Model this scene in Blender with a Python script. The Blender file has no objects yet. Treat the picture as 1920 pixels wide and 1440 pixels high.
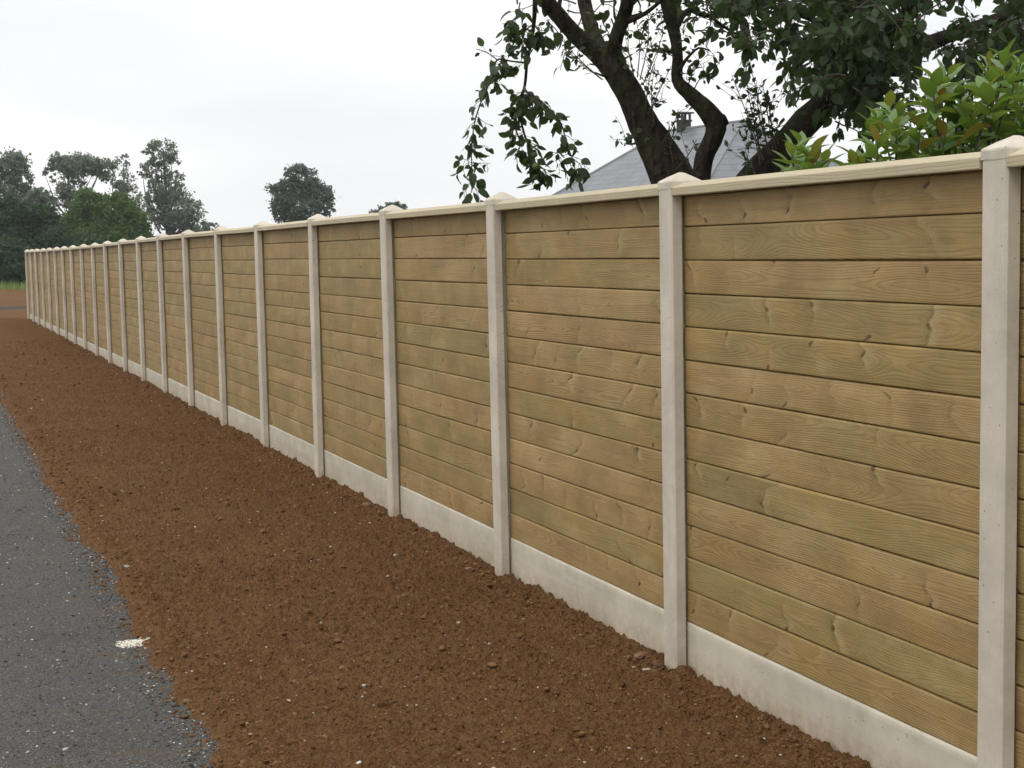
import bpy, math, random
import numpy as np
from mathutils import Vector, Matrix, Euler

# ------------------------------------------------------------------ camera, world, sun, exposure
SC = bpy.context.scene
COL = SC.collection
FPX = 2900.0                                   # focal length in pixels of a 1920 px wide picture
PITCH, ROLL, YAW = 0.0871935, -0.019714, -0.362999
D_F, T0, CZ = 2.7557, 3.5743, 1.76             # fence front plane, first post, eye height
TH = -YAW
cp, sp, cr, sr = math.cos(PITCH), math.sin(PITCH), math.cos(ROLL), math.sin(ROLL)
r_, u_, f_ = Vector((1, 0, 0)), Vector((0, sp, cp)), Vector((0, cp, -sp))
R_ = r_ * cr + u_ * sr
U_ = r_ * -sr + u_ * cr
cam_d = bpy.data.cameras.new("camera")
cam = bpy.data.objects.new("camera", cam_d)
COL.objects.link(cam)
m = Matrix((R_, U_, -f_)).transposed().to_4x4()
m.translation = Vector((0, 0, CZ))
cam.matrix_world = m
cam_d.sensor_width = 36.0
cam_d.lens = 36.0 * FPX / 1920.0
cam_d.clip_start = 0.05
cam_d.clip_end = 3000
SC.camera = cam

SUN_EL, SUN_AZ = math.radians(58), math.radians(215)     # azimuth clockwise from +Y
W = bpy.data.worlds.new("World")
SC.world = W
W.use_nodes = True
wn, wl = W.node_tree.nodes, W.node_tree.links
wn.clear()
wout = wn.new("ShaderNodeOutputWorld"); bg = wn.new("ShaderNodeBackground")
sky = wn.new("ShaderNodeTexSky"); sky.sky_type = 'NISHITA'; sky.sun_disc = False
sky.sun_elevation = SUN_EL; sky.sun_rotation = SUN_AZ
sky.air_density = 1.5; sky.dust_density = 4.0
geo = wn.new("ShaderNodeTexCoord")
sep = wn.new("ShaderNodeSeparateXYZ"); wl.new(geo.outputs['Generated'], sep.inputs[0])
mp = wn.new("ShaderNodeMapping"); mp.inputs['Scale'].default_value = (1.0, 1.0, 3.2)
wl.new(geo.outputs['Generated'], mp.inputs[0])
nz = wn.new("ShaderNodeTexNoise"); nz.inputs['Scale'].default_value = 3.1
nz.inputs['Detail'].default_value = 5; nz.inputs['Roughness'].default_value = 0.48
wl.new(mp.outputs[0], nz.inputs['Vector'])
cr1 = wn.new("ShaderNodeValToRGB")               # thicker and thinner cloud
cr1.color_ramp.elements[0].position = 0.33; cr1.color_ramp.elements[0].color = (9.0, 9.15, 9.35, 1)
cr1.color_ramp.elements[1].position = 0.62; cr1.color_ramp.elements[1].color = (10.4, 10.35, 10.3, 1)
wl.new(nz.outputs['Fac'], cr1.inputs[0])
el = wn.new("ShaderNodeMapRange")                # an overcast sky brightens towards the zenith
el.inputs['From Min'].default_value = 0.22; el.inputs['From Max'].default_value = 1.0
el.inputs['To Min'].default_value = 1.0; el.inputs['To Max'].default_value = 1.75
wl.new(sep.outputs['Z'], el.inputs['Value'])
mul = wn.new("ShaderNodeVectorMath"); mul.operation = 'SCALE'
wl.new(cr1.outputs[0], mul.inputs[0]); wl.new(el.outputs[0], mul.inputs['Scale'])
mx = wn.new("ShaderNodeMixRGB"); mx.inputs['Fac'].default_value = 0.97
wl.new(sky.outputs[0], mx.inputs[1]); wl.new(mul.outputs[0], mx.inputs[2])
wl.new(mx.outputs[0], bg.inputs['Color']); bg.inputs['Strength'].default_value = 0.106
wl.new(bg.outputs[0], wout.inputs['Surface'])

sd = bpy.data.lights.new("sun", 'SUN'); sd.energy = 0.9; sd.angle = math.radians(28); sd.color = (1, 0.96, 0.9)
sun = bpy.data.objects.new("sun", sd); COL.objects.link(sun)
sdir = Vector((math.sin(SUN_AZ) * math.cos(SUN_EL), math.cos(SUN_AZ) * math.cos(SUN_EL), math.sin(SUN_EL)))
sun.rotation_euler = sdir.to_track_quat('Z', 'Y').to_euler()
SC.view_settings.view_transform = 'Standard'
SC.view_settings.look = 'None'
SC.view_settings.exposure = 0.0
SC.view_settings.gamma = 1.0

# ------------------------------------------------------------------ helpers
rng = np.random.default_rng(11)
random.seed(5)
DX, DY = math.sin(YAW), math.cos(YAW)

def F(t, n, z=0.0):
    """along the fence (from the eye), sideways, up -> world"""
    return Vector((DY * n + DX * t, -DX * n + DY * t, z))

def at(px, py, d):
    """a point seen at (px, py) of the 1920x1440 photograph, d metres ahead"""
    v = f_ + R_ * ((px - 960) / FPX) + U_ * ((720 - py) / FPX)
    v = v * (d / v.y)
    return Vector((0, 0, CZ)) + v

def tag(o, label=None, cat=None, group=None, kind=None):
    if label: o['label'] = label
    if cat: o['category'] = cat
    if group: o['group'] = group
    if kind: o['kind'] = kind
    return o

def empty(name, loc, rz=0.0, parent=None):
    o = bpy.data.objects.new(name, None); COL.objects.link(o)
    o.location = loc; o.rotation_euler = (0, 0, rz); o.empty_display_size = 0.3
    if parent: o.parent = parent
    return o

def mesh_obj(name, V, Fc, mat, parent=None, smooth=False, attrs=None, loc=None):
    V = np.asarray(V, dtype=np.float32)
    me = bpy.data.meshes.new(name)
    if isinstance(Fc, np.ndarray):
        nf, k = Fc.shape
        me.vertices.add(len(V)); me.vertices.foreach_set("co", V.ravel())
        me.loops.add(nf * k); me.loops.foreach_set("vertex_index", Fc.astype(np.int32).ravel())
        me.polygons.add(nf)
        me.polygons.foreach_set("loop_start", np.arange(0, nf * k, k, dtype=np.int32))
        me.polygons.foreach_set("loop_total", np.full(nf, k, dtype=np.int32))
        me.update(calc_edges=True)
    else:
        me.from_pydata([tuple(v) for v in V.tolist()], [], Fc)
        me.update()
    me.validate()
    if attrs:
        for an, (dt, data) in attrs.items():
            a = me.attributes.new(an, dt, 'POINT')
            data = np.asarray(data, dtype=np.float32).ravel()
            a.data.foreach_set("value" if dt == 'FLOAT' else "vector", data)
    me.polygons.foreach_set("use_smooth", np.full(len(me.polygons), smooth))
    for mt in (mat if isinstance(mat, (list, tuple)) else [mat]):
        me.materials.append(mt)
    o = bpy.data.objects.new(name, me); COL.objects.link(o)
    if parent: o.parent = parent
    if loc is not None: o.location = loc
    return o

class MB:
    def __init__(s): s.v, s.f, s.n = [], [], 0
    def add(s, V, Fc):
        V = np.asarray(V, float).reshape(-1, 3)
        s.v.append(V); s.f += [tuple(i + s.n for i in f) for f in Fc]; s.n += len(V)
    def box(s, a, b):
        x0, y0, z0 = a; x1, y1, z1 = b
        s.add([(x0,y0,z0),(x1,y0,z0),(x1,y1,z0),(x0,y1,z0),(x0,y0,z1),(x1,y0,z1),(x1,y1,z1),(x0,y1,z1)],
              [(0,3,2,1),(4,5,6,7),(0,1,5,4),(1,2,6,5),(2,3,7,6),(3,0,4,7)])
    def build(s, name, mat, parent=None, smooth=False, attrs=None, loc=None):
        return mesh_obj(name, np.concatenate(s.v), s.f, mat, parent, smooth, attrs, loc)

# numpy noise
def _h(ix, iy, s):
    h = (ix.astype(np.int64) * 374761393 + iy.astype(np.int64) * 668265263 + s * 1274126177) & 0xffffffff
    h = ((h ^ (h >> 13)) * 1103515245 + 12345) & 0xffffffff
    h = (h ^ (h >> 16)) * 2246822519 & 0xffffffff
    return ((h ^ (h >> 15)) & 0xffffff) / float(0x1000000)
def vnoise(x, y, s=0):
    ix, iy = np.floor(x), np.floor(y)
    fx, fy = x - ix, y - iy
    fx = fx*fx*fx*(fx*(fx*6-15)+10); fy = fy*fy*fy*(fy*(fy*6-15)+10)
    a = _h(ix, iy, s); b = _h(ix+1, iy, s); c = _h(ix, iy+1, s); d = _h(ix+1, iy+1, s)
    return (a*(1-fx)+b*fx)*(1-fy) + (c*(1-fx)+d*fx)*fy
def fbm(x, y, s=0, o=4, g=0.5):
    r = 0; a = 1; t = 0
    for i in range(o):
        r = r + a * vnoise(x*2**i + 17*i, y*2**i + 5*i, s+i); t += a; a *= g
    return r / t
def lumps(x, y, s=0, keep=0.5):
    """rounded lumps standing on a plane: one dome per cell, size and presence at random"""
    ix, iy = np.floor(x), np.floor(y)
    best = np.zeros_like(x)
    for a in (-1, 0, 1):
        for b in (-1, 0, 1):
            cx, cy = ix+a, iy+b
            px = cx + 0.15 + 0.7*_h(cx, cy, s); py = cy + 0.15 + 0.7*_h(cx, cy, s+1)
            rr = 0.25 + 0.45*_h(cx, cy, s+2); on = _h(cx, cy, s+3) < keep
            d2 = ((x-px)**2 + (y-py)**2) / rr**2
            best = np.maximum(best, np.where(on, rr*np.sqrt(np.clip(1-d2, 0, 1)), 0))
    return best

# node expression helper
class G:
    def __init__(s, name):
        s.m = bpy.data.materials.new(name); s.m.use_nodes = True
        s.t = s.m.node_tree; s.t.nodes.clear()
        s.out = s.t.nodes.new("ShaderNodeOutputMaterial")
    def put(s, sock, v):
        if isinstance(v, bpy.types.NodeSocket): s.t.links.new(v, sock)
        elif v is not None:
            if isinstance(v, (tuple, list)) and len(v) == 3 and sock.type == 'RGBA': v = (*v, 1)
            sock.default_value = v
    def m_(s, op, a, b=None, c=None, clamp=False):
        n = s.t.nodes.new("ShaderNodeMath"); n.operation = op; n.use_clamp = clamp
        s.put(n.inputs[0], a); s.put(n.inputs[1], b); s.put(n.inputs[2], c)
        return n.outputs[0]
    def add(s, a, b): return s.m_('ADD', a, b)
    def mul(s, a, b): return s.m_('MULTIPLY', a, b)
    def noise(s, vec, scale=5, detail=3, rough=0.5, dist=0.0, out='Fac'):
        n = s.t.nodes.new("ShaderNodeTexNoise"); s.put(n.inputs['Vector'], vec)
        n.inputs['Scale'].default_value = scale; n.inputs['Detail'].default_value = detail
        n.inputs['Roughness'].default_value = rough; n.inputs['Distortion'].default_value = dist
        return n.outputs[out]
    def vor(s, vec, scale=5, feature='F1', out='Distance', rnd=1.0):
        n = s.t.nodes.new("ShaderNodeTexVoronoi"); n.feature = feature; s.put(n.inputs['Vector'], vec)
        n.inputs['Scale'].default_value = scale; n.inputs['Randomness'].default_value = rnd
        return n.outputs[out]
    def ramp(s, fac, stops, interp='LINEAR'):
        n = s.t.nodes.new("ShaderNodeValToRGB"); s.put(n.inputs[0], fac)
        e = n.color_ramp; e.interpolation = interp
        while len(e.elements) < len(stops): e.elements.new(0.5)
        for el_, (p, c) in zip(e.elements, stops):
            el_.position = p; el_.color = (c, c, c, 1) if isinstance(c, (int, float)) else (*c, 1)
        return n.outputs[0]
    def mix(s, f, a, b, bt='MIX'):
        n = s.t.nodes.new("ShaderNodeMixRGB"); n.blend_type = bt
        s.put(n.inputs[0], f); s.put(n.inputs[1], a); s.put(n.inputs[2], b)
        return n.outputs[0]
    def rng_(s, v, a, b, c=0.0, d=1.0, smooth=False):
        n = s.t.nodes.new("ShaderNodeMapRange"); s.put(n.inputs['Value'], v)
        if smooth: n.interpolation_type = 'SMOOTHSTEP'
        for k, q in zip(('From Min', 'From Max', 'To Min', 'To Max'), (a, b, c, d)): n.inputs[k].default_value = q
        return n.outputs[0]
    def attr(s, name, out='Vector'):
        n = s.t.nodes.new("ShaderNodeAttribute"); n.attribute_name = name
        return n.outputs[out]
    def co(s, out='Object'):
        return s.t.nodes.new("ShaderNodeTexCoord").outputs[out]
    def info(s, out='Random'):
        return s.t.nodes.new("ShaderNodeObjectInfo").outputs[out]
    def pos(s): return s.t.nodes.new("ShaderNodeNewGeometry").outputs['Position']
    def sep(s, v):
        n = s.t.nodes.new("ShaderNodeSeparateXYZ"); s.put(n.inputs[0], v); return n.outputs
    def comb(s, x, y, z):
        n = s.t.nodes.new("ShaderNodeCombineXYZ")
        for i, v in enumerate((x, y, z)): s.put(n.inputs[i], v)
        return n.outputs[0]
    def vmul(s, v, k):
        n = s.t.nodes.new("ShaderNodeVectorMath"); n.operation = 'MULTIPLY'; s.put(n.inputs[0], v); s.put(n.inputs[1], k)
        return n.outputs[0]
    def vadd(s, v, k):
        n = s.t.nodes.new("ShaderNodeVectorMath"); n.operation = 'ADD'; s.put(n.inputs[0], v); s.put(n.inputs[1], k)
        return n.outputs[0]
    def bump(s, h, strength=0.5, dist=0.01, nrm=None):
        n = s.t.nodes.new("ShaderNodeBump"); s.put(n.inputs['Height'], h)
        n.inputs['Strength'].default_value = strength; n.inputs['Distance'].default_value = dist
        if nrm: s.put(n.inputs['Normal'], nrm)
        return n.outputs[0]
    def finish(s, col, rough=0.8, nrm=None, spec=0.3, trans=None):
        b = s.t.nodes.new("ShaderNodeBsdfPrincipled")
        s.put(b.inputs['Base Color'], col); s.put(b.inputs['Roughness'], rough)
        b.inputs['Specular IOR Level'].default_value = spec
        if nrm: s.put(b.inputs['Normal'], nrm)
        o = b.outputs[0]
        if trans:
            tcol, fac = trans
            tr = s.t.nodes.new("ShaderNodeBsdfTranslucent"); s.put(tr.inputs[0], tcol)
            mx_ = s.t.nodes.new("ShaderNodeMixShader"); mx_.inputs[0].default_value = fac
            s.t.links.new(o, mx_.inputs[1]); s.t.links.new(tr.outputs[0], mx_.inputs[2]); o = mx_.outputs[0]
        s.t.links.new(o, s.out.inputs['Surface'])
        return s.m

# ------------------------------------------------------------------ materials
def mat_wood(name='treated_pine', rail=False):
    g = G(name)
    c = g.attr('bco'); seed = g.attr('seed', 'Fac')
    x, y, z = g.sep(c)                                   # along, across
    xs = g.add(x, g.mul(seed, 37.0))
    h1 = g.m_('FRACT', g.mul(seed, 7.31)); h2 = g.m_('FRACT', g.mul(seed, 13.7)); h3 = g.m_('FRACT', g.mul(seed, 29.3))
    def nn(fx, fy, k=0.0, det=2, ro=0.5, dist=0.0):
        return g.noise(g.comb(g.mul(xs, fx), g.mul(y, fy), g.add(g.mul(seed, 9.0), k)), 1.0, det, ro, dist)
    # whorls of branches: irregular stations along the board, each leaning and bowed
    curv = g.mul(g.add(h2, -0.5), 60.0)
    t = g.add(g.add(g.mul(xs, 3.4), g.mul(g.add(nn(1.1, 5.0, 2.0, 3), -0.5), 1.9)), g.mul(g.mul(y, y), curv))
    st = g.m_('FLOOR', g.add(t, 0.5)); d = g.add(g.m_('FRACT', g.add(t, 0.5)), -0.5)
    w1 = g.t.nodes.new("ShaderNodeTexWhiteNoise"); g.put(w1.inputs[0], g.comb(st, g.mul(seed, 71.0), 0.0))
    rc = g.sep(w1.outputs['Color'])
    pres = g.mul(g.rng_(rc[0], 0.36, 0.75, 0, 1), g.rng_(nn(6.0, 11.0, 12.0, 2), 0.36, 0.56, 0.15, 1, True))
    yk = g.mul(g.add(rc[1], -0.5), 0.13)
    dy = g.add(y, g.mul(yk, -1.0)); dxm = g.mul(d, 0.29)
    kd = g.m_('SQRT', g.add(g.mul(dxm, dxm), g.mul(g.mul(dy, dy), 0.8)))
    halo = g.mul(g.rng_(kd, 0.005, 0.055, 1, 0, True), pres)
    knot = g.mul(g.mul(g.rng_(kd, 0.0055, 0.0140, 1, 0, True), g.m_('GREATER_THAN', rc[0], 0.36)), g.m_('GREATER_THAN', rc[2], 0.48))
    fadey = g.rng_(g.m_('ABSOLUTE', dy), 0.02, 0.11, 1.0, 0.12, True)
    # sawn rings: distance from a pith that wanders in depth along the board
    dep = g.mul(g.add(nn(1.0, 1.2), -0.45), 0.25)
    y0 = g.mul(g.add(g.noise(g.comb(g.mul(xs, 0.6), seed, 3.0), 1.0, 1, 0.5), -0.5), 0.26)
    yy = g.add(g.add(y, y0), g.mul(g.add(nn(4.5, 14.0, 1.0), -0.5), 0.016))
    r = g.add(g.m_('SQRT', g.add(g.mul(yy, yy), g.mul(dep, dep))), g.mul(halo, 0.020))
    ring = g.m_('FRACT', g.mul(r, 128.0))
    late = g.mul(g.rng_(ring, 0.40, 0.92, 0, 1, True), g.rng_(ring, 0.92, 1.0, 1, 0, True))
    fine = nn(5, 280, 4.0, 2, 0.6); streak = nn(2.2, 60, 6.0, 3, 0.6)
    blot = nn(1.3, 4.0, 5.0, 3, 0.5)
    base = g.mix(g.rng_(g.add(g.mul(h1, 0.50), g.mul(blot, 0.50)), 0.3, 0.75), (0.292, 0.205, 0.075), (0.372, 0.240, 0.103))
    base = g.mix(g.mul(g.rng_(g.add(blot, g.mul(h2, 0.26)), 0.52, 0.95, 0, 1, True), 0.45), base, (0.220, 0.205, 0.082))
    tone = nn(3.4, 5.0, 8.0, 4, 0.6)                     # soft light and dark across the face
    base = g.mix(g.rng_(tone, 0.52, 0.30, 0, 0.52), base, (0.160, 0.106, 0.038))
    base = g.mix(g.rng_(tone, 0.54, 0.75, 0, 0.50), base, (0.500, 0.375, 0.190))
    warm = nn(2.6, 7.0, 14.0, 3, 0.5)
    base = g.mix(g.rng_(warm, 0.55, 0.72, 0, 0.40), base, (0.420, 0.240, 0.065))
    base = g.mix(g.rng_(streak, 0.50, 0.30, 0, 0.42), base, (0.200, 0.135, 0.052))
    grain = g.add(0.16, g.mul(g.mul(h3, h3), 0.66))
    col = g.mix(g.mul(late, grain), base, (0.215, 0.130, 0.045))
    col = g.mix(g.mul(g.rng_(fine, 0.38, 0.75), 0.16), col, (0.52, 0.39, 0.20))
    dark = g.mul(g.mul(g.mul(g.rng_(d, -0.030, 0.018, 0, 1, True), g.rng_(d, 0.02, 0.20, 1, 0)), pres), fadey)
    lite = g.mul(g.mul(g.mul(g.rng_(d, -0.22, -0.02, 0, 1), g.rng_(d, -0.030, 0.008, 1, 0, True)), pres), fadey)
    rag = g.rng_(nn(30, 16, 7.0, 3, 0.65, 0.8), 0.34, 0.60, 0.25, 1, True)
    col = g.mix(g.mul(g.mul(dark, rag), g.add(0.25, g.mul(rc[2], 0.50))), col, (0.145, 0.088, 0.032))
    col = g.mix(g.mul(lite, g.add(0.08, g.mul(rc[2], 0.34))), col, (0.560, 0.430, 0.230))
    col = g.mix(g.mul(knot, 0.88), col, (0.085, 0.042, 0.018))
    if rail:
        col = g.mix(0.62, col, (0.54, 0.495, 0.365))
        mil = nn(7, 25, 11.0, 4, 0.7)
        col = g.mix(g.rng_(mil, 0.60, 0.75, 0, 0.45), col, (0.22, 0.19, 0.12))
    hgt = g.add(g.add(g.mul(late, 0.5), g.mul(fine, 0.6)), g.add(g.mul(knot, 0.8), g.mul(lite, 0.5)))
    return g.finish(col, g.rng_(fine, 0.2, 0.8, 0.5, 0.72), g.bump(hgt, 0.5, 0.0022), 0.30)

def mat_concrete(name, green=0.0, soilz=0.20, base=(0.620, 0.560, 0.465)):
    g = G(name)
    p = g.pos(); rnd = g.info()
    pv = g.vadd(g.co('Object'), g.comb(g.mul(rnd, 31.0), g.mul(rnd, 17.0), 0.0))
    big = g.noise(pv, 3.0, 4, 0.55); mid = g.noise(pv, 18, 4, 0.6); fine = g.noise(pv, 160, 3, 0.6)
    col = g.mix(g.rng_(big, 0.35, 0.65), base, tuple(c * 0.78 for c in base))
    col = g.mix(g.rng_(mid, 0.45, 0.75, 0, 0.4), col, tuple(c * m_ for c, m_ in zip(base, (1.10, 1.10, 1.12))))
    col = g.mix(g.rng_(fine, 0.5, 0.8, 0, 0.35), col, (0.34, 0.31, 0.26))
    # blow holes left by the casting
    ps = g.vor(pv, 46); pc = g.sep(g.vor(pv, 46, out='Color'))
    pit = g.mul(g.rng_(ps, 0.08, 0.17, 1, 0, True), g.m_('GREATER_THAN', pc[1], 0.80))
    col = g.mix(g.mul(pit, 0.8), col, (0.12, 0.105, 0.085))
    x, y, z = g.sep(p)
    drip = g.noise(g.vmul(pv, (5.0, 5.0, 4.0) if green else (14.0, 14.0, 2.2)), 1.0, 5, 0.65)
    if green:
        lz = g.sep(g.co('Object'))[2]
        up = g.rng_(lz, 0.02, 0.25, 0.15, 1.0)
        col = g.mix(g.mul(g.mul(g.rng_(drip, 0.44, 0.66, 0, 1, True), up), green), col, (0.36, 0.365, 0.22))
        run = g.noise(g.vmul(pv, (1.2, 1.2, 34.0)), 1.0, 3, 0.6)
        col = g.mix(g.rng_(run, 0.54, 0.66, 0, 0.22), col, (0.62, 0.60, 0.54))
    else:
        col = g.mix(g.rng_(drip, 0.52, 0.75, 0, 0.28), col, (0.38, 0.34, 0.27))
    # soil splashed on the foot of the concrete
    sp_ = g.mul(g.rng_(z, 0.03, soilz, 1, 0, True), g.rng_(g.noise(pv, 26, 4, 0.65), 0.32, 0.62, 0.15, 1))
    col = g.mix(g.mul(sp_, 0.55), col, (0.31, 0.19, 0.095))
    h = g.add(g.mul(fine, 0.4), g.add(g.mul(mid, 0.8), g.mul(pit, -2.2)))
    return g.finish(col, 0.88, g.bump(h, 0.35, 0.002), 0.25)

def mat_soil(name='turned_soil', far=False):
    g = G(name)
    p = g.pos()
    a = g.noise(p, 1.1, 4, 0.55); b = g.noise(p, 14, 4, 0.65); c = g.noise(p, 90, 4, 0.7)
    col = g.mix(g.rng_(a, 0.32, 0.68), (0.124, 0.058, 0.0210), (0.170, 0.082, 0.031))
    col = g.mix(g.rng_(b, 0.40, 0.72), col, (0.210, 0.108, 0.045))
    col = g.mix(g.rng_(c, 0.55, 0.30, 0, 0.7), col, (0.040, 0.018, 0.007))
    if not far:
        d = g.vor(p, 58); dc = g.sep(g.vor(p, 58, out='Color'))
        grit = g.mul(g.rng_(d, 0.10, 0.20, 1, 0), g.m_('GREATER_THAN', dc[0], 0.955))
        col = g.mix(g.mul(grit, 0.85), col, (0.42, 0.36, 0.28))
    v1 = g.vor(p, 62); v2 = g.vor(p, 130)
    col = g.mix(g.mul(g.sep(g.vor(p, 62, out='Color'))[0], 0.30), col, (0.060, 0.027, 0.010)); col = g.mix(g.mul(g.sep(g.vor(p, 130, out='Color'))[1], 0.25), col, (0.22, 0.125, 0.060))
    n = g.bump(g.add(g.add(g.mul(c, 0.9), g.mul(b, 0.7)), g.add(g.mul(v1, -0.9), g.mul(v2, -0.5))), 1.0, 0.014)
    return g.finish(col, 0.95, n, 0.12)

def mat_road(name='tar_chippings'):
    g = G(name)
    p = g.pos()
    d1 = g.vor(p, 150); c1 = g.sep(g.vor(p, 150, out='Color'))
    d2 = g.vor(p, 62); c2 = g.sep(g.vor(p, 62, out='Color'))
    big = g.noise(p, 1.6, 4, 0.6); mid = g.noise(p, 9, 4, 0.6)
    col = g.mix(c1[0], (0.034, 0.034, 0.033), (0.118, 0.116, 0.110))
    col = g.mix(g.rng_(mid, 0.40, 0.68, 0, 0.5), col, (0.088, 0.082, 0.070))
    col = g.mix(g.rng_(big, 0.50, 0.70, 0, 0.45), col, (0.050, 0.051, 0.051))
    dust = g.noise(g.vmul(p, (1.0, 1.0, 1.0)), 3.3, 5, 0.62)
    col = g.mix(g.rng_(dust, 0.56, 0.72, 0, 0.5), col, (0.105, 0.080, 0.052))
    lx = g.sep(g.co('Object'))[0]
    sp_ = g.mul(g.rng_(g.noise(g.vmul(p, (2.2, 2.2, 1.0)), 3.0, 5, 0.7), 0.50, 0.64, 0, 1), g.rng_(lx, 0.35, 0.95, 0.12, 1.0))
    col = g.mix(g.mul(sp_, 0.65), col, (0.105, 0.066, 0.034))
    w = g.mul(g.m_('GREATER_THAN', c1[1], 0.958), g.rng_(d1, 0.25, 0.42, 1, 0))
    col = g.mix(w, col, (0.36, 0.35, 0.33))
    w2 = g.mul(g.m_('GREATER_THAN', c2[1], 0.975), g.rng_(d2, 0.2, 0.35, 1, 0))
    col = g.mix(w2, col, (0.33, 0.31, 0.28))
    n = g.bump(g.add(g.add(g.mul(d1, -0.7), g.mul(d2, -0.8)), g.mul(mid, 0.7)), 1.0, 0.009)
    return g.finish(col, 0.85, n, 0.22)

def mat_attr(name, rough=0.85, spec=0.2, bumps=True):
    """colour carried per stone in the mesh"""
    g = G(name)
    c = g.attr('tint', 'Vector')
    p = g.pos()
    col = g.mix(g.rng_(g.noise(p, 180, 3, 0.6), 0.35, 0.7, 0, 0.35), c, g.vmul(c, (0.55, 0.52, 0.5)))
    return g.finish(col, rough, g.bump(g.noise(p, 240, 3, 0.6), 0.5, 0.003) if bumps else None, spec)

def mat_leaf(name, dark, light, back, old=None, trans=0.35, rough=0.45, tr=None, spec=0.4):
    g = G(name)
    s = g.attr('seed', 'Fac'); uv = g.attr('luv')
    col = g.mix(s, dark, light)
    if old:
        colr, frac = old
        col = g.mix(g.m_('GREATER_THAN', s, 1.0 - frac), col, colr)
    v = g.sep(uv)
    rib = g.rng_(g.m_('ABSOLUTE', v[1]), 0.0, 0.09, 0.35, 0)
    col = g.mix(rib, col, g.vmul(col, (1.5, 1.45, 1.3)))
    veins = g.m_('FRACT', g.add(g.mul(v[0], 9.0), g.mul(g.m_('ABSOLUTE', v[1]), -3.5)))
    col = g.mix(g.rng_(veins, 0.0, 0.18, 0.22, 0), col, g.vmul(col, (1.35, 1.35, 1.3)))
    bf = g.t.nodes.new("ShaderNodeNewGeometry").outputs['Backfacing']
    c2 = g.mix(bf, col, back)
    return g.finish(c2, rough, None, spec, (tr or light, trans))

def mat_bg_leaf(name, dark, light, trans=0.25):
    g = G(name)
    s = g.attr('seed', 'Fac')
    return g.finish(g.mix(s, dark, light), 0.7, None, 0.15, (light, trans))

def mat_bark(name='apple_bark', moss=0.5, scale=1.0):
    g = G(name)
    p = g.co('Object')
    a = g.noise(g.vmul(p, (9, 9, 3.0)), scale, 5, 0.65, 0.6); b = g.noise(p, 45 * scale, 4, 0.65); c = g.noise(p, 5 * scale, 3, 0.5)
    d = g.vor(g.vmul(p, (26, 26, 11)), scale)
    col = g.mix(g.rng_(a, 0.35, 0.65), (0.014, 0.010, 0.008), (0.045, 0.034, 0.026))
    col = g.mix(g.rng_(b, 0.5, 0.75, 0, 0.6), col, (0.085, 0.070, 0.052))
    if moss: col = g.mix(g.mul(g.rng_(c, 0.42, 0.62, 0, 1, True), moss), col, (0.036, 0.044, 0.015))
    h = g.add(g.mul(d, 1.0), g.add(g.mul(a, 0.9), g.mul(b, 0.4)))
    return g.finish(col, 0.92, g.bump(h, 1.0, 0.035), 0.15)

def mat_slate():
    g = G('roof_slate')
    c = g.attr('bco'); x, y, z = g.sep(c)
    row = g.m_('FLOOR', g.mul(y, 2.7)); fy = g.m_('FRACT', g.mul(y, 2.7))
    xx = g.add(g.mul(x, 3.2), g.mul(row, 0.5)); fx = g.m_('FRACT', xx)
    cell = g.comb(g.m_('FLOOR', xx), row, 0.0)
    wn_ = g.t.nodes.new("ShaderNodeTexWhiteNoise"); g.put(wn_.inputs[0], cell)
    col = g.mix(wn_.outputs['Value'], (0.088, 0.097, 0.110), (0.142, 0.152, 0.168))
    big = g.noise(c, 0.7, 4, 0.55)
    col = g.mix(g.rng_(big, 0.4, 0.7, 0, 0.4), col, (0.155, 0.165, 0.175))
    ln = g.m_('MAXIMUM', g.rng_(fy, 0.0, 0.16, 1, 0), g.mul(g.rng_(fx, 0.0, 0.06, 1, 0), 0.5))
    col = g.mix(g.mul(ln, 0.8), col, (0.035, 0.040, 0.048))
    return g.finish(col, 0.42, g.bump(g.add(g.mul(fy, -1.0), g.mul(wn_.outputs['Value'], 0.3)), 0.5, 0.02), 0.5)

def mat_plain(name, col, rough=0.7, nscale=8.0, amt=0.25, spec=0.3, metal=False):
    g = G(name)
    n = g.noise(g.pos(), nscale, 4, 0.6)
    c = g.mix(g.rng_(n, 0.35, 0.7, 0, amt), col, tuple(q * 0.55 for q in col))
    return g.finish(c, rough, g.bump(n, 0.2, 0.01), spec)

def mat_grass_ground():
    g = G('meadow')
    p = g.pos()
    a = g.noise(p, 0.12, 4, 0.6); b = g.noise(p, 3.0, 4, 0.7); c = g.noise(p, 30.0, 3, 0.7)
    col = g.mix(g.rng_(a, 0.35, 0.65), (0.050, 0.080, 0.022), (0.085, 0.110, 0.035))
    col = g.mix(g.rng_(b, 0.45, 0.75, 0, 0.6), col, (0.13, 0.13, 0.055))
    col = g.mix(g.rng_(c, 0.5, 0.3, 0, 0.6), col, (0.022, 0.035, 0.010))
    return g.finish(col, 0.9, g.bump(g.add(b, c), 0.8, 0.05), 0.15)

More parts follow.
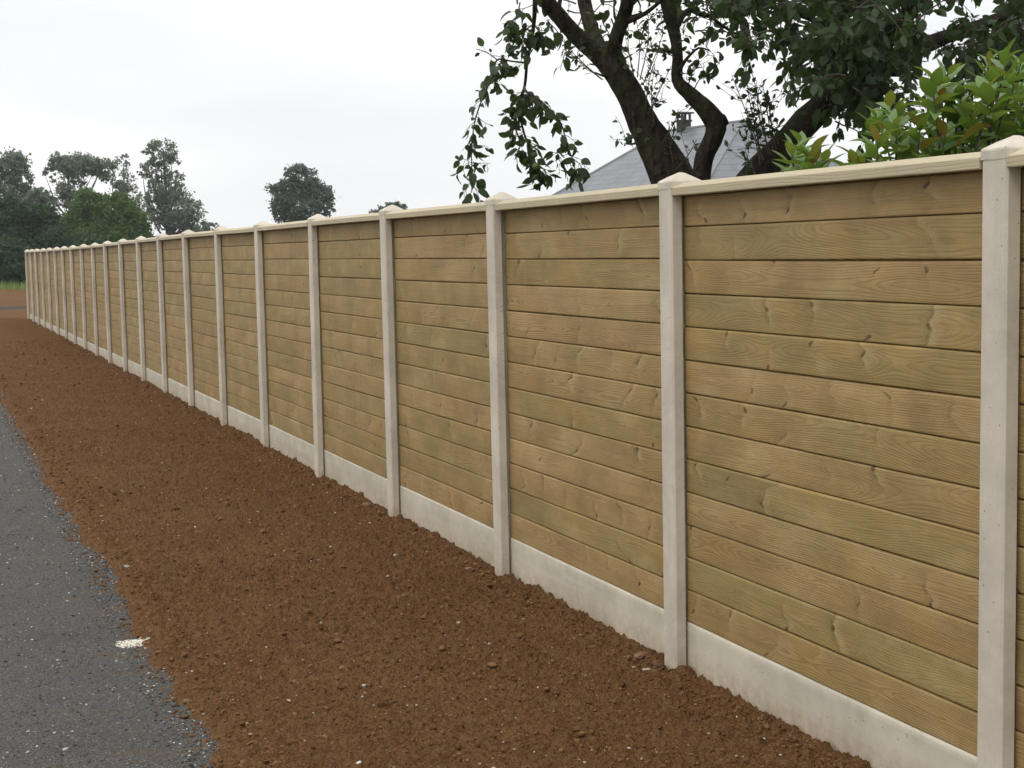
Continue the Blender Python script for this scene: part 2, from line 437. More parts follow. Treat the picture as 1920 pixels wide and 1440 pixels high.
M_WOOD = mat_wood()
M_RAIL = mat_wood('pale_treated_pine', True)
M_POST = mat_concrete('cast_concrete')
M_GRAV = mat_concrete('cast_concrete_board', green=0.30, soilz=0.21, base=(0.575, 0.525, 0.420))
M_SOIL = mat_soil()
M_SOILF = mat_soil('turned_soil_far', True)
M_ROAD = mat_road()
M_STONE = mat_attr('loose_stone')
M_CLOD = mat_attr('soil_crumb', 0.97, 0.08)
M_BARK = mat_bark()
M_TWIG = mat_plain('twig_bark', (0.075, 0.055, 0.045), 0.8, 60, 0.4)
M_APLEAF = mat_leaf('apple_leaf', (0.012, 0.024, 0.009), (0.046, 0.076, 0.023), (0.052, 0.072, 0.040), trans=0.22, tr=(0.10, 0.17, 0.03), rough=0.6, spec=0.2)
M_SHLEAF = mat_leaf('laurel_leaf', (0.018, 0.046, 0.010), (0.115, 0.175, 0.028), (0.14, 0.23, 0.07), old=((0.25, 0.095, 0.022), 0.13), trans=0.32, rough=0.34, tr=(0.20, 0.32, 0.04), spec=0.45)
M_APPLE = mat_plain('green_apple', (0.10, 0.13, 0.035), 0.4, 20, 0.3, 0.5)

# ------------------------------------------------------------------ ground
ground = mesh_obj('ground', [(-440, -60, -0.05), (440, -60, -0.05), (440, 560, -0.05), (-440, 560, -0.05)],
                  [(0, 1, 2, 3)], mat_grass_ground())
tag(ground, kind='structure')

def grid_obj(name, ts, ns, zf, mat, extra=None):
    T, N = np.meshgrid(ts, ns, indexing='ij')
    Z = zf(T, N)
    V = np.stack([N, T, Z], -1).reshape(-1, 3)
    a, b = len(ts), len(ns)
    i = (np.arange(a-1)[:, None]*b + np.arange(b-1)[None, :]).ravel()
    Fq = np.stack([i, i+1, i+b+1, i+b], -1)
    o = mesh_obj(name, V, Fq, mat, smooth=True)
    o.rotation_euler = (0, 0, TH)
    return o

EDGE = 0.885
def soil_z(T, N, fine=True):
    edge = EDGE + 0.10*(fbm(T*0.9, T*0+3, 2, 3)-0.5) + 0.07*(fbm(T*7, N*7, 8, 3)-0.5) + 0.09*(fbm(T*3.1, N*2, 12, 2)-0.5)
    s = np.clip((N-edge)/0.16, -1.2, 1)
    base = np.where(s > 0, 0.030*(1-(1-np.clip(s,0,1))**2), 0.06*s)
    base = base + 0.020*np.clip((N-2.2)/0.55, 0, 1)**2
    z = base + 0.030*(fbm(T*1.3, N*1.6, 21, 3)-0.5)*np.clip(s, 0, 1)
    k = np.clip(s+0.5, 0, 1)
    # warp the lattice so that clods do not sit in rows
    wx = T + 0.03*(vnoise(T*11, N*11, 70)-0.5); wy = N + 0.03*(vnoise(T*11, N*11, 71)-0.5)
    m_ = 0.35 + 1.3*np.clip(fbm(T*1.7, N*1.7, 40, 3)-0.28, 0, 1)
    near_edge = np.exp(-((N-edge-0.06)/0.13)**2) + 0.8*np.exp(-((N-D_F)/0.14)**2)
    z = z + k*(0.030*lumps(wx*11, wy*11, 5, 0.07 + 0.28*near_edge)*(m_+0.7*near_edge)
               + 0.017*lumps(wx*24, wy*24, 9, 0.32)*m_
               + 0.021*lumps(wx*40, wy*40, 15, 0.50)*(0.4+m_)
               + 0.014*lumps(wx*72, wy*72, 19, 0.60)
               + 0.026*(fbm(T*30, N*30, 30, 4, 0.75)-0.5))
    return z
ts = [2.2]
while ts[-1] < 47: ts.append(ts[-1] + max(0.0075, 0.00145*ts[-1]))
soil = grid_obj('soil_bed', np.array(ts), np.arange(0.66, D_F+0.09, 0.0082), soil_z, M_SOIL)
tag(soil, kind='structure')

def road_z(T, N):
    return 0.0 + 0.010*(fbm(T*1.1, N*1.1, 60, 3)-0.5) + 0.0045*lumps(T*45, N*45, 61, 0.5) + 0.006*(fbm(T*18, N*18, 62, 3)-0.5)
ts = [2.0]
while ts[-1] < 95: ts.append(ts[-1] + max(0.011, 0.0022*ts[-1]))
road = grid_obj('road', np.array(ts), np.concatenate([np.arange(-4.2, -0.9, 0.05), np.arange(-0.9, 1.06, 0.0105)]), road_z, M_ROAD)
tag(road, kind='structure')
# bare earth round the far end of the fence, with a rutted cart track across it
def far_z(T, N):
    s = np.clip((N - 0.9)/0.3, 0, 1) + np.clip((-4.4-N)/0.5, 0, 1)
    return -0.03 + 0.07*np.clip(s, 0, 1) + 0.10*(fbm(T*0.9, N*0.9, 80, 4)-0.5)*np.clip(s, 0, 1) + 0.05*lumps(T*2.3, N*2.3, 81, 0.3)*np.clip(s, 0, 1) + 0.16*np.exp(-((T-83)/2.5)**2)
far = grid_obj('bare_earth', np.arange(46.6, 88, 0.22), np.arange(-26, 34, 0.22), far_z, M_SOILF)
tag(far, kind='structure')
def track_z(T, N):
    return 0.075 + 0.05*(fbm(T*1.2, N*1.2, 85, 3)-0.5) - 0.10*np.clip(np.abs(T-56.5-1.2*vnoise(N*0.4, N*0, 5))/2.6, 0, 1)**3
track = grid_obj('track', np.arange(52.6, 60.4, 0.2), np.arange(-20, 20, 0.2), track_z, mat_plain('rutted_earth', (0.062, 0.046, 0.034), 0.95, 1.5, 0.5, 0.1))
tag(track, kind='structure')

# lumps: deformed icosahedra, one mesh for what nobody could count
phi = (1+5**0.5)/2
ICO = np.array([(-1,phi,0),(1,phi,0),(-1,-phi,0),(1,-phi,0),(0,-1,phi),(0,1,phi),(0,-1,-phi),(0,1,-phi),(phi,0,-1),(phi,0,1),(-phi,0,-1),(-phi,0,1)])/ (1+phi*phi)**0.5
ICF = np.array([(0,11,5),(0,5,1),(0,1,7),(0,7,10),(0,10,11),(1,5,9),(5,11,4),(11,10,2),(10,7,6),(7,1,8),(3,9,4),(3,4,2),(3,2,6),(3,6,8),(3,8,9),(4,9,5),(2,4,11),(6,2,10),(8,6,7),(9,8,1)])
# once subdivided for larger stones
def subdiv(V, Fc):
    V = [tuple(v) for v in V]; c = {}; o = []
    def mid(a, b):
        k = (min(a, b), max(a, b))
        if k not in c:
            p = np.array(V[a]) + np.array(V[b]); p /= np.linalg.norm(p); V.append(tuple(p)); c[k] = len(V)-1
        return c[k]
    for a, b, d in Fc:
        ab, bd, da = mid(a, b), mid(b, d), mid(d, a)
        o += [(a, ab, da), (b, bd, ab), (d, da, bd), (ab, bd, da)]
    return np.array(V), np.array(o)
ICO2, ICF2 = subdiv(ICO, ICF)
def scatter_lumps(name, P, S, tint, mat, squash=(0.55, 0.9), rough=0.28, hi=False):
    """P: (k,3) in the fence frame x=n y=t z; S: radii"""
    B, Bf = (ICO2, ICF2) if hi else (ICO, ICF)
    k = len(P); nb = len(B)
    jit = 1 + rough*(rng.random((k, nb, 1))-0.5)*2
    ax = np.stack([0.75+0.6*rng.random(k), 0.75+0.6*rng.random(k), squash[0]+(squash[1]-squash[0])*rng.random(k)], -1)
    V = B[None]*jit*ax[:, None, :]*S[:, None, None]
    an = rng.random(k)*6.283; c, s = np.cos(an)[:, None], np.sin(an)[:, None]
    ti = (rng.random(k)-0.5)*0.9; ct, st = np.cos(ti)[:, None], np.sin(ti)[:, None]
    x, y, z = V[..., 0], V[..., 1], V[..., 2]
    y, z = y*ct - z*st, y*st + z*ct
    x, y = x*c - y*s, x*s + y*c
    V = np.stack([x, y, z], -1) + P[:, None, :]
    Fq = (Bf[None] + (np.arange(k)*nb)[:, None, None]).reshape(-1, 3)
    o = mesh_obj(name, V.reshape(-1, 3), Fq, mat, smooth=False, attrs={'tint': ('FLOAT_VECTOR', np.repeat(tint, nb, 0))})
    o.rotation_euler = (0, 0, TH)
    return o
def soil_pts(k, tmax, p=1.6, nmin=0.82, nmax=D_F-0.01):
    t = 3.2 + (tmax-3.2)*rng.random(k)**p
    n = nmin + (nmax-nmin)*rng.random(k)
    return t, n
def mixc(a, b, r): return np.array(a)[None]*(1-r[:, None]) + np.array(b)[None]*r[:, None]

k = 30000
t, n = soil_pts(k, 34, 1.9)
e = rng.random(k) < 0.22                                     # more crumbs along the two edges
n[e] = np.where(rng.random(e.sum()) < 0.52, 1.05-0.27*rng.random(e.sum())**1.9, D_F-0.10*rng.random(e.sum()))
S = 0.0026 + 0.0052*rng.random(k)**2.5 + 0.010*rng.random(k)**18
S *= 1 + t*0.02
P = np.stack([n, t, np.maximum(soil_z(t, n), road_z(t, n)) + S*0.25], -1)
ok = n > 0.60
cl = scatter_lumps('soil_crumbs', P[ok], S[ok], mixc((0.085, 0.042, 0.017), (0.200, 0.108, 0.048), rng.random(k))[ok], M_CLOD, (0.6, 0.95), 0.35)
tag(cl, 'brown crumbs of soil lying all over the dug bed', 'soil crumbs', kind='stuff')
k = 1900
t, n = soil_pts(k, 26, 1.7)
S = 0.0019 + 0.0032*rng.random(k)**2 + 0.006*rng.random(k)**16; S *= 1 + t*0.015
P = np.stack([n, t, soil_z(t, n) + S*0.45], -1)
gs = scatter_lumps('pale_grit', P, S, mixc((0.30, 0.22, 0.15), (0.58, 0.52, 0.44), rng.random(k)), M_STONE, (0.4, 0.8), 0.3)
tag(gs, 'pale grit sprinkled over the brown soil bed', 'grit', kind='stuff')
k = 24000
t = 3.6 + 20*rng.random(k)**1.6; n = -1.3 + 2.30*rng.random(k)
e = rng.random(k) < 0.33; n[e] = 0.95 - 0.20*rng.random(e.sum())**1.3
S = 0.0022 + 0.0030*rng.random(k)**2 + 0.004*rng.random(k)**10; S *= 1 + t*0.015
P = np.stack([n, t, road_z(t, n) + S*0.25], -1)
rr = rng.random(k)**1.6
tn = mixc((0.024, 0.025, 0.027), (0.17, 0.165, 0.155), rr); wl_ = rng.random(k) < 0.10
tn[wl_] = mixc((0.34, 0.32, 0.29), (0.60, 0.59, 0.57), rng.random(wl_.sum()))
gv = scatter_lumps('road_gravel', P, S, tn, M_STONE, (0.35, 0.7), 0.3)
tag(gv, 'loose dark and pale chippings on the grey road', 'gravel', kind='stuff')

# the patch of white crumbs where the soil meets the road
def groundpt(px, py, z=0.0):
    v = f_ + R_*((px-960)/FPX) + U_*((720-py)/FPX)
    s = (z-CZ)/v.z
    p = Vector((v.x*s, v.y*s))
    return (p.x*DX + p.y*DY, p.x*DY - p.y*DX)               # t, n
tc, nc = groundpt(247, 1203, 0.01)
k = 620
a, rad = rng.random(k)*6.283, np.sqrt(rng.random(k))
t = tc + 0.060*rad*np.sin(a) + 0.012*rng.standard_normal(k); n = nc + 0.066*rad*np.cos(a) + 0.008*rng.standard_normal(k)
S = 0.0020 + 0.0032*rng.random(k)**2
P = np.stack([n, t, np.maximum(road_z(t, n), soil_z(t, n)) + S*0.5 + 0.004*(1-rad)], -1)
wp = scatter_lumps('plaster_crumbs', P, S, mixc((0.62, 0.57, 0.46), (0.80, 0.77, 0.68), rng.random(k)), M_STONE, (0.4, 0.9), 0.35)
tag(wp, 'small patch of creamy white crumbs at the edge between road and soil', 'crumbs', kind='stuff')

# larger single stones
def stone(px, py, r, tint, label, group=None, sq=0.7, name='stone', lift=0.35):
    t, n = groundpt(px, py, 0.035)
    n = min(n, D_F-0.02)
    B, Bf = subdiv(ICO2, ICF2)
    q = B*(1 + 0.22*(vnoise(B[:, 0]*1.6+px, B[:, 1]*1.6+B[:, 2]*1.3, 7)-0.5)[:, None]*2)*np.array([1.25, 0.9, sq])*r
    q *= 1 + 0.05*(rng.random((len(B), 1))-0.5)
    z = max(soil_z(np.array([t]), np.array([n]))[0], 0.0)
    o = mesh_obj(name, q, Bf, M_STONE, smooth=True, attrs={'tint': ('FLOAT_VECTOR', np.tile(np.array(tint), (len(B), 1)))})
    o.location = F(t, n, z + r*sq*lift); o.rotation_euler = (0.2*random.random(), 0.2*random.random(), TH + random.random()*3)
    tag(o, label, 'stone', group)
SB = (0.155, 0.085, 0.045); SP = (0.22, 0.125, 0.085); SW = (0.42, 0.36, 0.30)
stone(1222, 1240, 0.023, SB, 'brown rounded stone against the foot of the second concrete post from the right', sq=0.8)
stone(1199, 1246, 0.018, SP, 'pinkish brown stone left of the brown one by the second post from the right')
stone(1211, 1258, 0.014, SW, 'small pale flat stone in front of the brown stone by the second post', sq=0.5)
stone(1239, 1262, 0.017, (0.10, 0.055, 0.03), 'dark earthy lump touching the left edge of the second post from the right')
stone(1281, 1247, 0.019, (0.12, 0.06, 0.03), 'dark clod at the right side of the second post from the right')
stone(713, 951, 0.028, SP, 'reddish stone half buried at the left of the fourth post from the right', sq=0.6)
stone(727, 968, 0.018, SB, 'small brown stone touching the foot of the fourth post from the right')
stone(878, 1070, 0.022, (0.30, 0.20, 0.15), 'flat pinkish stone chip on the soil near the third post from the right', sq=0.35)
stone(742, 1044, 0.013, (0.33, 0.33, 0.31), 'small grey stone on the soil below the fourth post from the right', sq=0.7)
stone(238, 1060, 0.017, (0.34, 0.33, 0.32), 'pale grey pebble on the soil close to the road above the white crumbs')
stone(684, 1283, 0.012, (0.40, 0.42, 0.43), 'bluish white stone chip in the middle of the near soil', sq=0.6)
stone(633, 1202, 0.017, (0.15, 0.08, 0.04), 'brown clod lying alone in the middle of the soil bed')
stone(540, 1316, 0.010, SW, 'cream pebble on the near soil at the bottom of the picture')
stone(350, 1304, 0.015, (0.20, 0.12, 0.06), 'tan pebble on the soil edge near the bottom of the road')
stone(122, 1388, 0.010, (0.40, 0.39, 0.38), 'white chip among the gravel at the bottom of the road', sq=0.5)
stone(830, 1222, 0.015, (0.16, 0.085, 0.04), 'round brown clod on the soil halfway to the second post')

# ------------------------------------------------------------------ the fence
ZT = [2.010, 2.014, 2.018, 2.019, 2.018, 2.014, 2.012, 2.010, 2.006, 1.998, 1.989, 1.980, 1.973, 1.970, 1.967, 1.965, 1.965, 1.966, 1.967, 1.968, 1.971, 1.976]
def zt(k): return ZT[k] if 0 <= k < len(ZT) else ZT[0]
fence = empty('fence', F(T0, D_F, 0), TH)
tag(fence, 'long timber fence of horizontal boards between pale concrete posts beside the dug soil', 'fence')

def post_mesh():
    # plan outline (x = into the fence, y = along), slots for the panels on both sides, front arrises chamfered
    w, dp, c = 0.11, 0.150, 0.007
    s0, s1, sl = 0.046, 0.104, 0.028
    out = [(c, 0), (s0, 0), (s0, -sl), (s1, -sl), (s1, 0), (dp-c, 0), (dp, -c), (dp, -w+c), (dp-c, -w), (s1, -w), (s1, -w+sl), (s0, -w+sl), (s0, -w), (c, -w), (0, -w+c), (0, -c)]
    V, Fc = [], []
    zs = [-0.5] + list(np.arange(0.0, 1.93, 0.10)) + [1.990, 2.000]
    nr = len(out)
    for j, z in enumerate(zs):
        for (x, y) in out:
            q = 0.0012*math.sin(z*7.3+x*40+y*31)
            if z > 1.995: x2, y2 = x*0.94+0.0045, (y+0.055)*0.93-0.055
            else: x2, y2 = x, y
            V.append((x2+q*0.6, y2+q, z))
    for j in range(len(zs)-1):
        for i in range(nr):
            a, b = j*nr+i, j*nr+(i+1) % nr
            Fc.append((a, a+nr, b+nr, b))
    return V, Fc
def cap_mesh():
    # low pyramid with a rounded, slightly worn point
    V, Fc = [], []
    x0, x1, y0, y1 = -0.0015, 0.145, -0.1115, 0.0015
    xc, yc = 0.072, -0.055
    rings = [(1.0, 1.978), (1.0, 2.003), (0.97, 2.008), (0.55, 2.027), (0.18, 2.041), (0.06, 2.043)]
    n = 16
    for j, (s, z) in enumerate(rings):
        for i in range(n):
            e = i // 4; u = (i % 4)/4
            p = [(x0+(x1-x0)*u, y0), (x1, y0+(y1-y0)*u), (x1-(x1-x0)*u, y1), (x0, y1-(y1-y0)*u)][e]
            V.append((xc+(p[0]-xc)*s, yc+(p[1]-yc)*s, z + 0.0015*math.sin(i*2.1+j)))
    for j in range(len(rings)-1):
        for i in range(n):
            a, b = j*n+i, j*n+(i+1) % n
            Fc.append((a, b, b+n, a+n))
    Fc.append(tuple(range((len(rings)-1)*n, len(rings)*n)))
    return V, Fc
pv, pf = post_mesh(); cv_, cf = cap_mesh()
post0 = cap0 = None
for k in range(-4, 22):
    dz = zt(k) - 2.010
    if post0 is None:
        p = mesh_obj('concrete_post', pv, [f[::-1] for f in pf], M_POST, fence)
        c = mesh_obj('post_cap', cv_, cf, M_POST, p)
        post0, cap0 = p, c
    else:
        p = post0.copy(); COL.objects.link(p); p.parent = fence
        c = cap0.copy(); COL.objects.link(c); c.parent = p
    p.location = (0, 2.0*k, dz)
    p.rotation_euler = (random.uniform(-.002, .002), random.uniform(-.0035, .0035), random.uniform(-.02, .02))

def board_panel(k):
    """thirteen tongued boards, each with a slight bow, wane and its own grain"""
    y0, y1 = 2.0*k - 0.016, 2.0*(k+1) - 0.11 + 0.016
    L = y1 - y0; ny = 15
    V, Fc, A, S = [], [], [], []
    # profile across the board: (depth from front, height 0..1)
    prof = [(0.017, -0.06), (0.016, 0.0), (0.004, 0.003), (0.0010, 0.010), (0.0, 0.024), (-0.0001, 0.06), (-0.0009, 0.5), (-0.0001, 0.91), (0.0, 0.945), (0.0015, 0.958), (0.0075, 0.978), (0.014, 0.981)]
    zz = 0.252; seams = [0.252]
    for i in range(12):
        zz += 0.1322 + random.uniform(-0.0012, 0.0012); seams.append(zz)
    seams.append(1.957)
    base = 0.062
    for b in range(13):
        s = random.random(); h = seams[b+1]-seams[b]
        hh = 0.132 if b < 12 else h
        tilt = random.uniform(-0.0016, 0.0016); bow = random.uniform(-0.003, 0.003); cup = random.uniform(0.0, 1.4)
        sag = random.uniform(-0.0012, 0.0012)
        st = len(V); npf = len(prof)
        for j in range(ny):
            u = j/(ny-1)
            for (d, q) in prof:
                x = base + d*(cup if d < 0 else 1) + tilt*(u-0.5)*2 + bow*math.sin(math.pi*u) + 0.0006*math.sin(u*23+b)
                z = seams[b] + q*h + sag*math.sin(math.pi*u+b)
                V.append((x, y0+L*u, z)); A.append((L*u, (q-0.5)*hh, 0)); S.append(s)
        # back row
        for j in range(ny):
            u = j/(ny-1)
            for q in (0.981, -0.06):
                V.append((base+0.026, y0+L*u, seams[b]+q*h)); A.append((L*u, (q-0.5)*hh, 0)); S.append(s)
        for j in range(ny-1):
            for i in range(npf-1):
                a = st+j*npf+i; Fc.append((a, a+npf, a+npf+1, a+1)[::-1])
            bb = st+ny*npf+j*2
            Fc.append((bb, bb+1, bb+3, bb+2)[::-1])
            Fc.append((st+j*npf+npf-1, st+(j+1)*npf+npf-1, bb+2, bb)[::-1])
            Fc.append((st+j*npf, bb+1, bb+3, st+(j+1)*npf)[::-1])
    return V, [f[::-1] for f in Fc], A, S, (y0, y1)

for k in range(-4, 21):
    dz = 0.5*(zt(k)+zt(k+1)) - 2.012
    V, Fc, A, S, (y0, y1) = board_panel(k)
    V = np.array(V); V[:, 1] -= 2.0*k
    pn = mesh_obj('board_panel', V, Fc, M_WOOD, fence, smooth=True, attrs={'bco': ('FLOAT_VECTOR', A), 'seed': ('FLOAT', S)}, loc=(0, 2.0*k, dz))
    # weathered coping: square front edge, top pitched both ways
    V, Fc, A = [], [], []
    ya, yb = 0.003, 2.0-0.113
    pr = [(0.0015, 1.954), (0.0, 1.957), (0.0, 1.984), (0.002, 1.987), (0.052, 2.006), (0.104, 1.987), (0.106, 1.984), (0.106, 1.954)]
    nj = 12; sd_ = random.random(); sk = random.uniform(-0.002, 0.002)
    for j in range(nj):
        u = j/(nj-1)
        for (x, z) in pr:
            V.append((x+0.002+0.0012*math.sin(u*5+k), ya+(yb-ya)*u, z+sk*(u-0.5)+0.0012*math.sin(u*3.1+k*2)))
            A.append((u*1.89, x+z*0.7, 0))
    npf = len(pr)
    for j in range(nj-1):
        for i in range(npf):
            a = j*npf+i; b = j*npf+(i+1) % npf
            Fc.append((a, b, b+npf, a+npf))
    Fc.append(tuple(range(npf))[::-1]); Fc.append(tuple(range((nj-1)*npf, nj*npf)))
    mesh_obj('coping', V, [f[::-1] for f in Fc], M_RAIL, pn, attrs={'bco': ('FLOAT_VECTOR', A), 'seed': ('FLOAT', [sd_]*len(V))})
    # concrete gravel board, cast with soft ridges
    V, Fc = [], []
    nj, ni = 20, 12
    g0, g1 = -0.018, 2.0-0.11+0.018
    for j in range(nj):
        u = j/(nj-1)
        for i in range(ni):
            q = i/(ni-1); z = -0.15 + 0.398*(1-(1-q)**1.6)
            x = 0.0578 + 0.0010*math.sin(q*19+k+u*2)+0.0008*math.sin(u*9+k*3+q*4)
            if i == ni-1: x += 0.0015
            V.append((x, g0+(g1-g0)*u, z))
        V.append((x+0.004, g0+(g1-g0)*u, 0.251))
        V.append((0.098, g0+(g1-g0)*u, 0.251)); V.append((0.098, g0+(g1-g0)*u, -0.15))
    w = ni+3
    for j in range(nj-1):
        for i in range(w):
            a = j*w+i; b = j*w+(i+1) % w
            Fc.append((a, b, b+w, a+w)[::-1])
    mesh_obj('gravel_board', V, [f[::-1] for f in Fc][:], M_GRAV, fence, smooth=True, loc=(0, 2.0*k, dz))

# ------------------------------------------------------------------ foliage and branches
def catmull(P, step):
    P = [np.array(p, float) for p in P]                      # x y z r
    Q = [2*P[0]-P[1]] + P + [2*P[-1]-P[-2]]
    out = []
    for i in range(1, len(Q)-2):
        L = np.linalg.norm(Q[i+1][:3]-Q[i][:3]); m_ = max(2, int(L/step))
        for s in range(m_):
            t = s/m_
            out.append(0.5*((2*Q[i]) + (Q[i+1]-Q[i-1])*t + (2*Q[i-1]-5*Q[i]+4*Q[i+1]-Q[i+2])*t*t + (3*Q[i]-Q[i-1]-3*Q[i+1]+Q[i+2])*t**3))
    out.append(P[-1])
    return np.array(out)

def tube(mb, C, sides=8, knob=0.0, seed=0, cap=True):
    C = np.array(C, float); m_ = len(C)
    T = np.gradient(C[:, :3], axis=0); T /= np.linalg.norm(T, axis=1)[:, None]+1e-9
    up = np.array([0.3, 0.9, 0.2]); V = []
    a = np.linspace(0, 2*np.pi, sides, endpoint=False)
    for i in range(m_):
        x = np.cross(T[i], up); x /= np.linalg.norm(x)+1e-9; y = np.cross(T[i], x)
        rr = max(C[i, 3], 0.0008)
        r = rr*np.ones(sides)
        if knob:
            s = i*0.35
            r = rr*(1 + knob*(fbm(np.cos(a)*1.3+s*0.4+seed, np.sin(a)*1.3+s*0.25, 90, 3)-0.5)*2 + knob*0.9*(vnoise(a*0+s*0.33+seed*3, a*0, 91)-0.5) + knob*0.55*(vnoise(a*2.2+1.5*np.sin(s*0.4), a*0+s*0.55+seed, 92)-0.5) + knob*0.4*(vnoise(a*3.8, a*0+s*2.1+seed, 93)-0.5))
        V.append(C[i, :3] + np.outer(np.cos(a)*r, x) + np.outer(np.sin(a)*r, y))
    V = np.concatenate(V); Fc = []
    for i in range(m_-1):
        for j in range(sides):
            k = (j+1) % sides
            Fc.append((i*sides+j, i*sides+k, (i+1)*sides+k, (i+1)*sides+j))
    if cap:
        Fc.append(tuple(range(sides))[::-1]); Fc.append(tuple(range((m_-1)*sides, m_*sides)))
    mb.add(V, Fc)

def pix(L, d0=None, k=0.82):
    """[(px, py, depth, width px)] -> [x y z r]"""
    return [(*at(a, b, d), w*k/2*d/FPX) for a, b, d, w in L]

# one leaf: folded along the rib, curling at the tip; x along, y across
def leaf_shape(wid=0.55, fold=0.25, curl=0.25, ns=5, point=1.0):
    V, Fc, U = [], [], []
    for i in range(ns+1):
        u = i/ns
        w = wid*0.5*(math.sin(math.pi*min(1, u**0.85*1.0))**0.75 if 0 < u < 1 else 0.0)*(1-0.12*u)
        w = max(w, 0.012)
        z = -curl*u*u
        for s in (-1, 0, 1):
            V.append((u, s*w, z + (fold*w if s else 0))); U.append((u, s*w*2, 0))
    for i in range(ns):
        for s in (0, 1):
            a = i*3+s; Fc.append((a, a+3, a+4, a+1)[::-1])
    return np.array(V), np.array(Fc), np.array(U)

class Leaves:
    def __init__(s, shapes): s.sh = shapes; s.V, s.F, s.U, s.S, s.n = [], [], [], [], 0
    def add(s, P, D, Nn, size, seed):
        """P base points, D direction, Nn approximate normal; all (k,3)"""
        k = len(P)
        pick = rng.integers(0, len(s.sh), k)
        D = D/np.linalg.norm(D, axis=1)[:, None]
        Y = np.cross(Nn, D); Y /= np.linalg.norm(Y, axis=1)[:, None]+1e-9
        Z = np.cross(D, Y)
        for q, (V, Fc, U) in enumerate(s.sh):
            m_ = pick == q; c = int(m_.sum())
            if not c: continue
            w = 0.8+0.4*rng.random(c)
            W_ = (P[m_][:, None] + V[None, :, 0:1]*D[m_][:, None]*size[m_][:, None, None]
                  + V[None, :, 1:2]*Y[m_][:, None]*(size[m_]*w)[:, None, None] + V[None, :, 2:3]*Z[m_][:, None]*size[m_][:, None, None])
            s.V.append(W_.reshape(-1, 3)); s.F.append((Fc[None]+(s.n+np.arange(c)*len(V))[:, None, None]).reshape(-1, 4))
            s.U.append(np.tile(U, (c, 1))); s.S.append(np.repeat(seed[m_], len(V))); s.n += c*len(V)
    def build(s, name, mat, parent):
        return mesh_obj(name, np.concatenate(s.V), np.concatenate(s.F), mat, parent, smooth=True,
                        attrs={'seed': ('FLOAT', np.concatenate(s.S)), 'luv': ('FLOAT_VECTOR', np.concatenate(s.U))})

AP = [leaf_shape(0.66, 0.35, 0.30), leaf_shape(0.72, 0.15, 0.15), leaf_shape(0.56, 0.5, 0.5), leaf_shape(0.66, -0.2, 0.25)]
def leafy(L, mb, C, count, size, spread=0.5, droop=0.5, petiole=0.02, start=0.0, twigr=None):
    """leaves along the polyline C (n,4): little stalks, drooping blades"""
    C = np.array(C); m_ = len(C)
    if count <= 0: return
    idx = start*(m_-1) + (1-start)*(m_-1)*np.sort(rng.random(count))
    i0 = np.clip(idx.astype(int), 0, m_-2); fr = (idx-i0)[:, None]
    P = C[i0, :3]*(1-fr) + C[i0+1, :3]*fr
    T = C[i0+1, :3]-C[i0, :3]; T /= np.linalg.norm(T, axis=1)[:, None]+1e-9
    rnd = rng.standard_normal((count, 3)); rnd /= np.linalg.norm(rnd, axis=1)[:, None]
    D = T*0.45 + rnd*spread*1.5 + np.array([0, 0, -droop])
    D /= np.linalg.norm(D, axis=1)[:, None]
    sz = size*(0.42+0.8*rng.random(count))
    B = P + D*petiole*(0.6+rng.random(count))[:, None]
    Nn = rng.standard_normal((count, 3))*0.8 + np.array([0, -0.1, 0.55])
    if mb is not None:
        w = np.cross(D, np.array([0.2, 1, 0.1])); w /= np.linalg.norm(w, axis=1)[:, None]; w *= 0.0013
        for a, b, q in zip(P, B, w):
            mb.add([a-q, a+q, b+q*0.7, b-q*0.7], [(0, 1, 2, 3)])
    L.add(B, D, Nn, sz, rng.random(count))

def wiggle(p, d, length, steps, bend=0.25, grav=-0.1, r0=0.004, r1=0.0012):
    p = np.array(p, float); d = np.array(d, float); d /= np.linalg.norm(d)
    out = [(*p, r0)]
    for i in range(steps):
        d = d + rng.standard_normal(3)*bend + np.array([0, 0, grav]); d /= np.linalg.norm(d)
        p = p + d*length/steps
        out.append((*p, r0+(r1-r0)*(i+1)/steps))
    return np.array(out)

def foliage_mass(L, mb, px0, px1, py0, py1, d0, d1, twigs, lpt, size, shape=None, droop=0.55, length=0.34):
    """twigs with leaves filling the volume seen between those bounds (shape: keep-test in px)"""
    done = 0; tries = 0
    while done < twigs and tries < twigs*12:
        tries += 1
        a, b, d = random.uniform(px0, px1), random.uniform(py0, py1), random.uniform(d0, d1)
        if shape and random.random() > shape(a, b): continue
        p = at(a, b, d)
        dr = rng.standard_normal(3); dr[2] = dr[2]*0.5+0.1
        C = wiggle(p, dr, length*(0.6+0.8*random.random()), 6, 0.28, -0.07, 0.0045, 0.0012)
        tube(mb, C, 4, cap=False)
        leafy(L, mb, C, int(lpt*(0.6+0.8*random.random())), size, 0.5, droop)
        done += 1

# ---- apple tree with two leaning stems
DT = 8.6
root = at(1290, 420, DT); root.z = -0.05
apple = empty('apple_tree', root)
tag(apple, 'old apple tree with bare forked stems and a leafy branch hanging at its left', 'tree')
def rel(mb, r):
    mb.v = [v - np.array(r)[None] for v in mb.v]
def rel_leaves(L, r):
    L.V = [v - np.array(r)[None] for v in L.V]

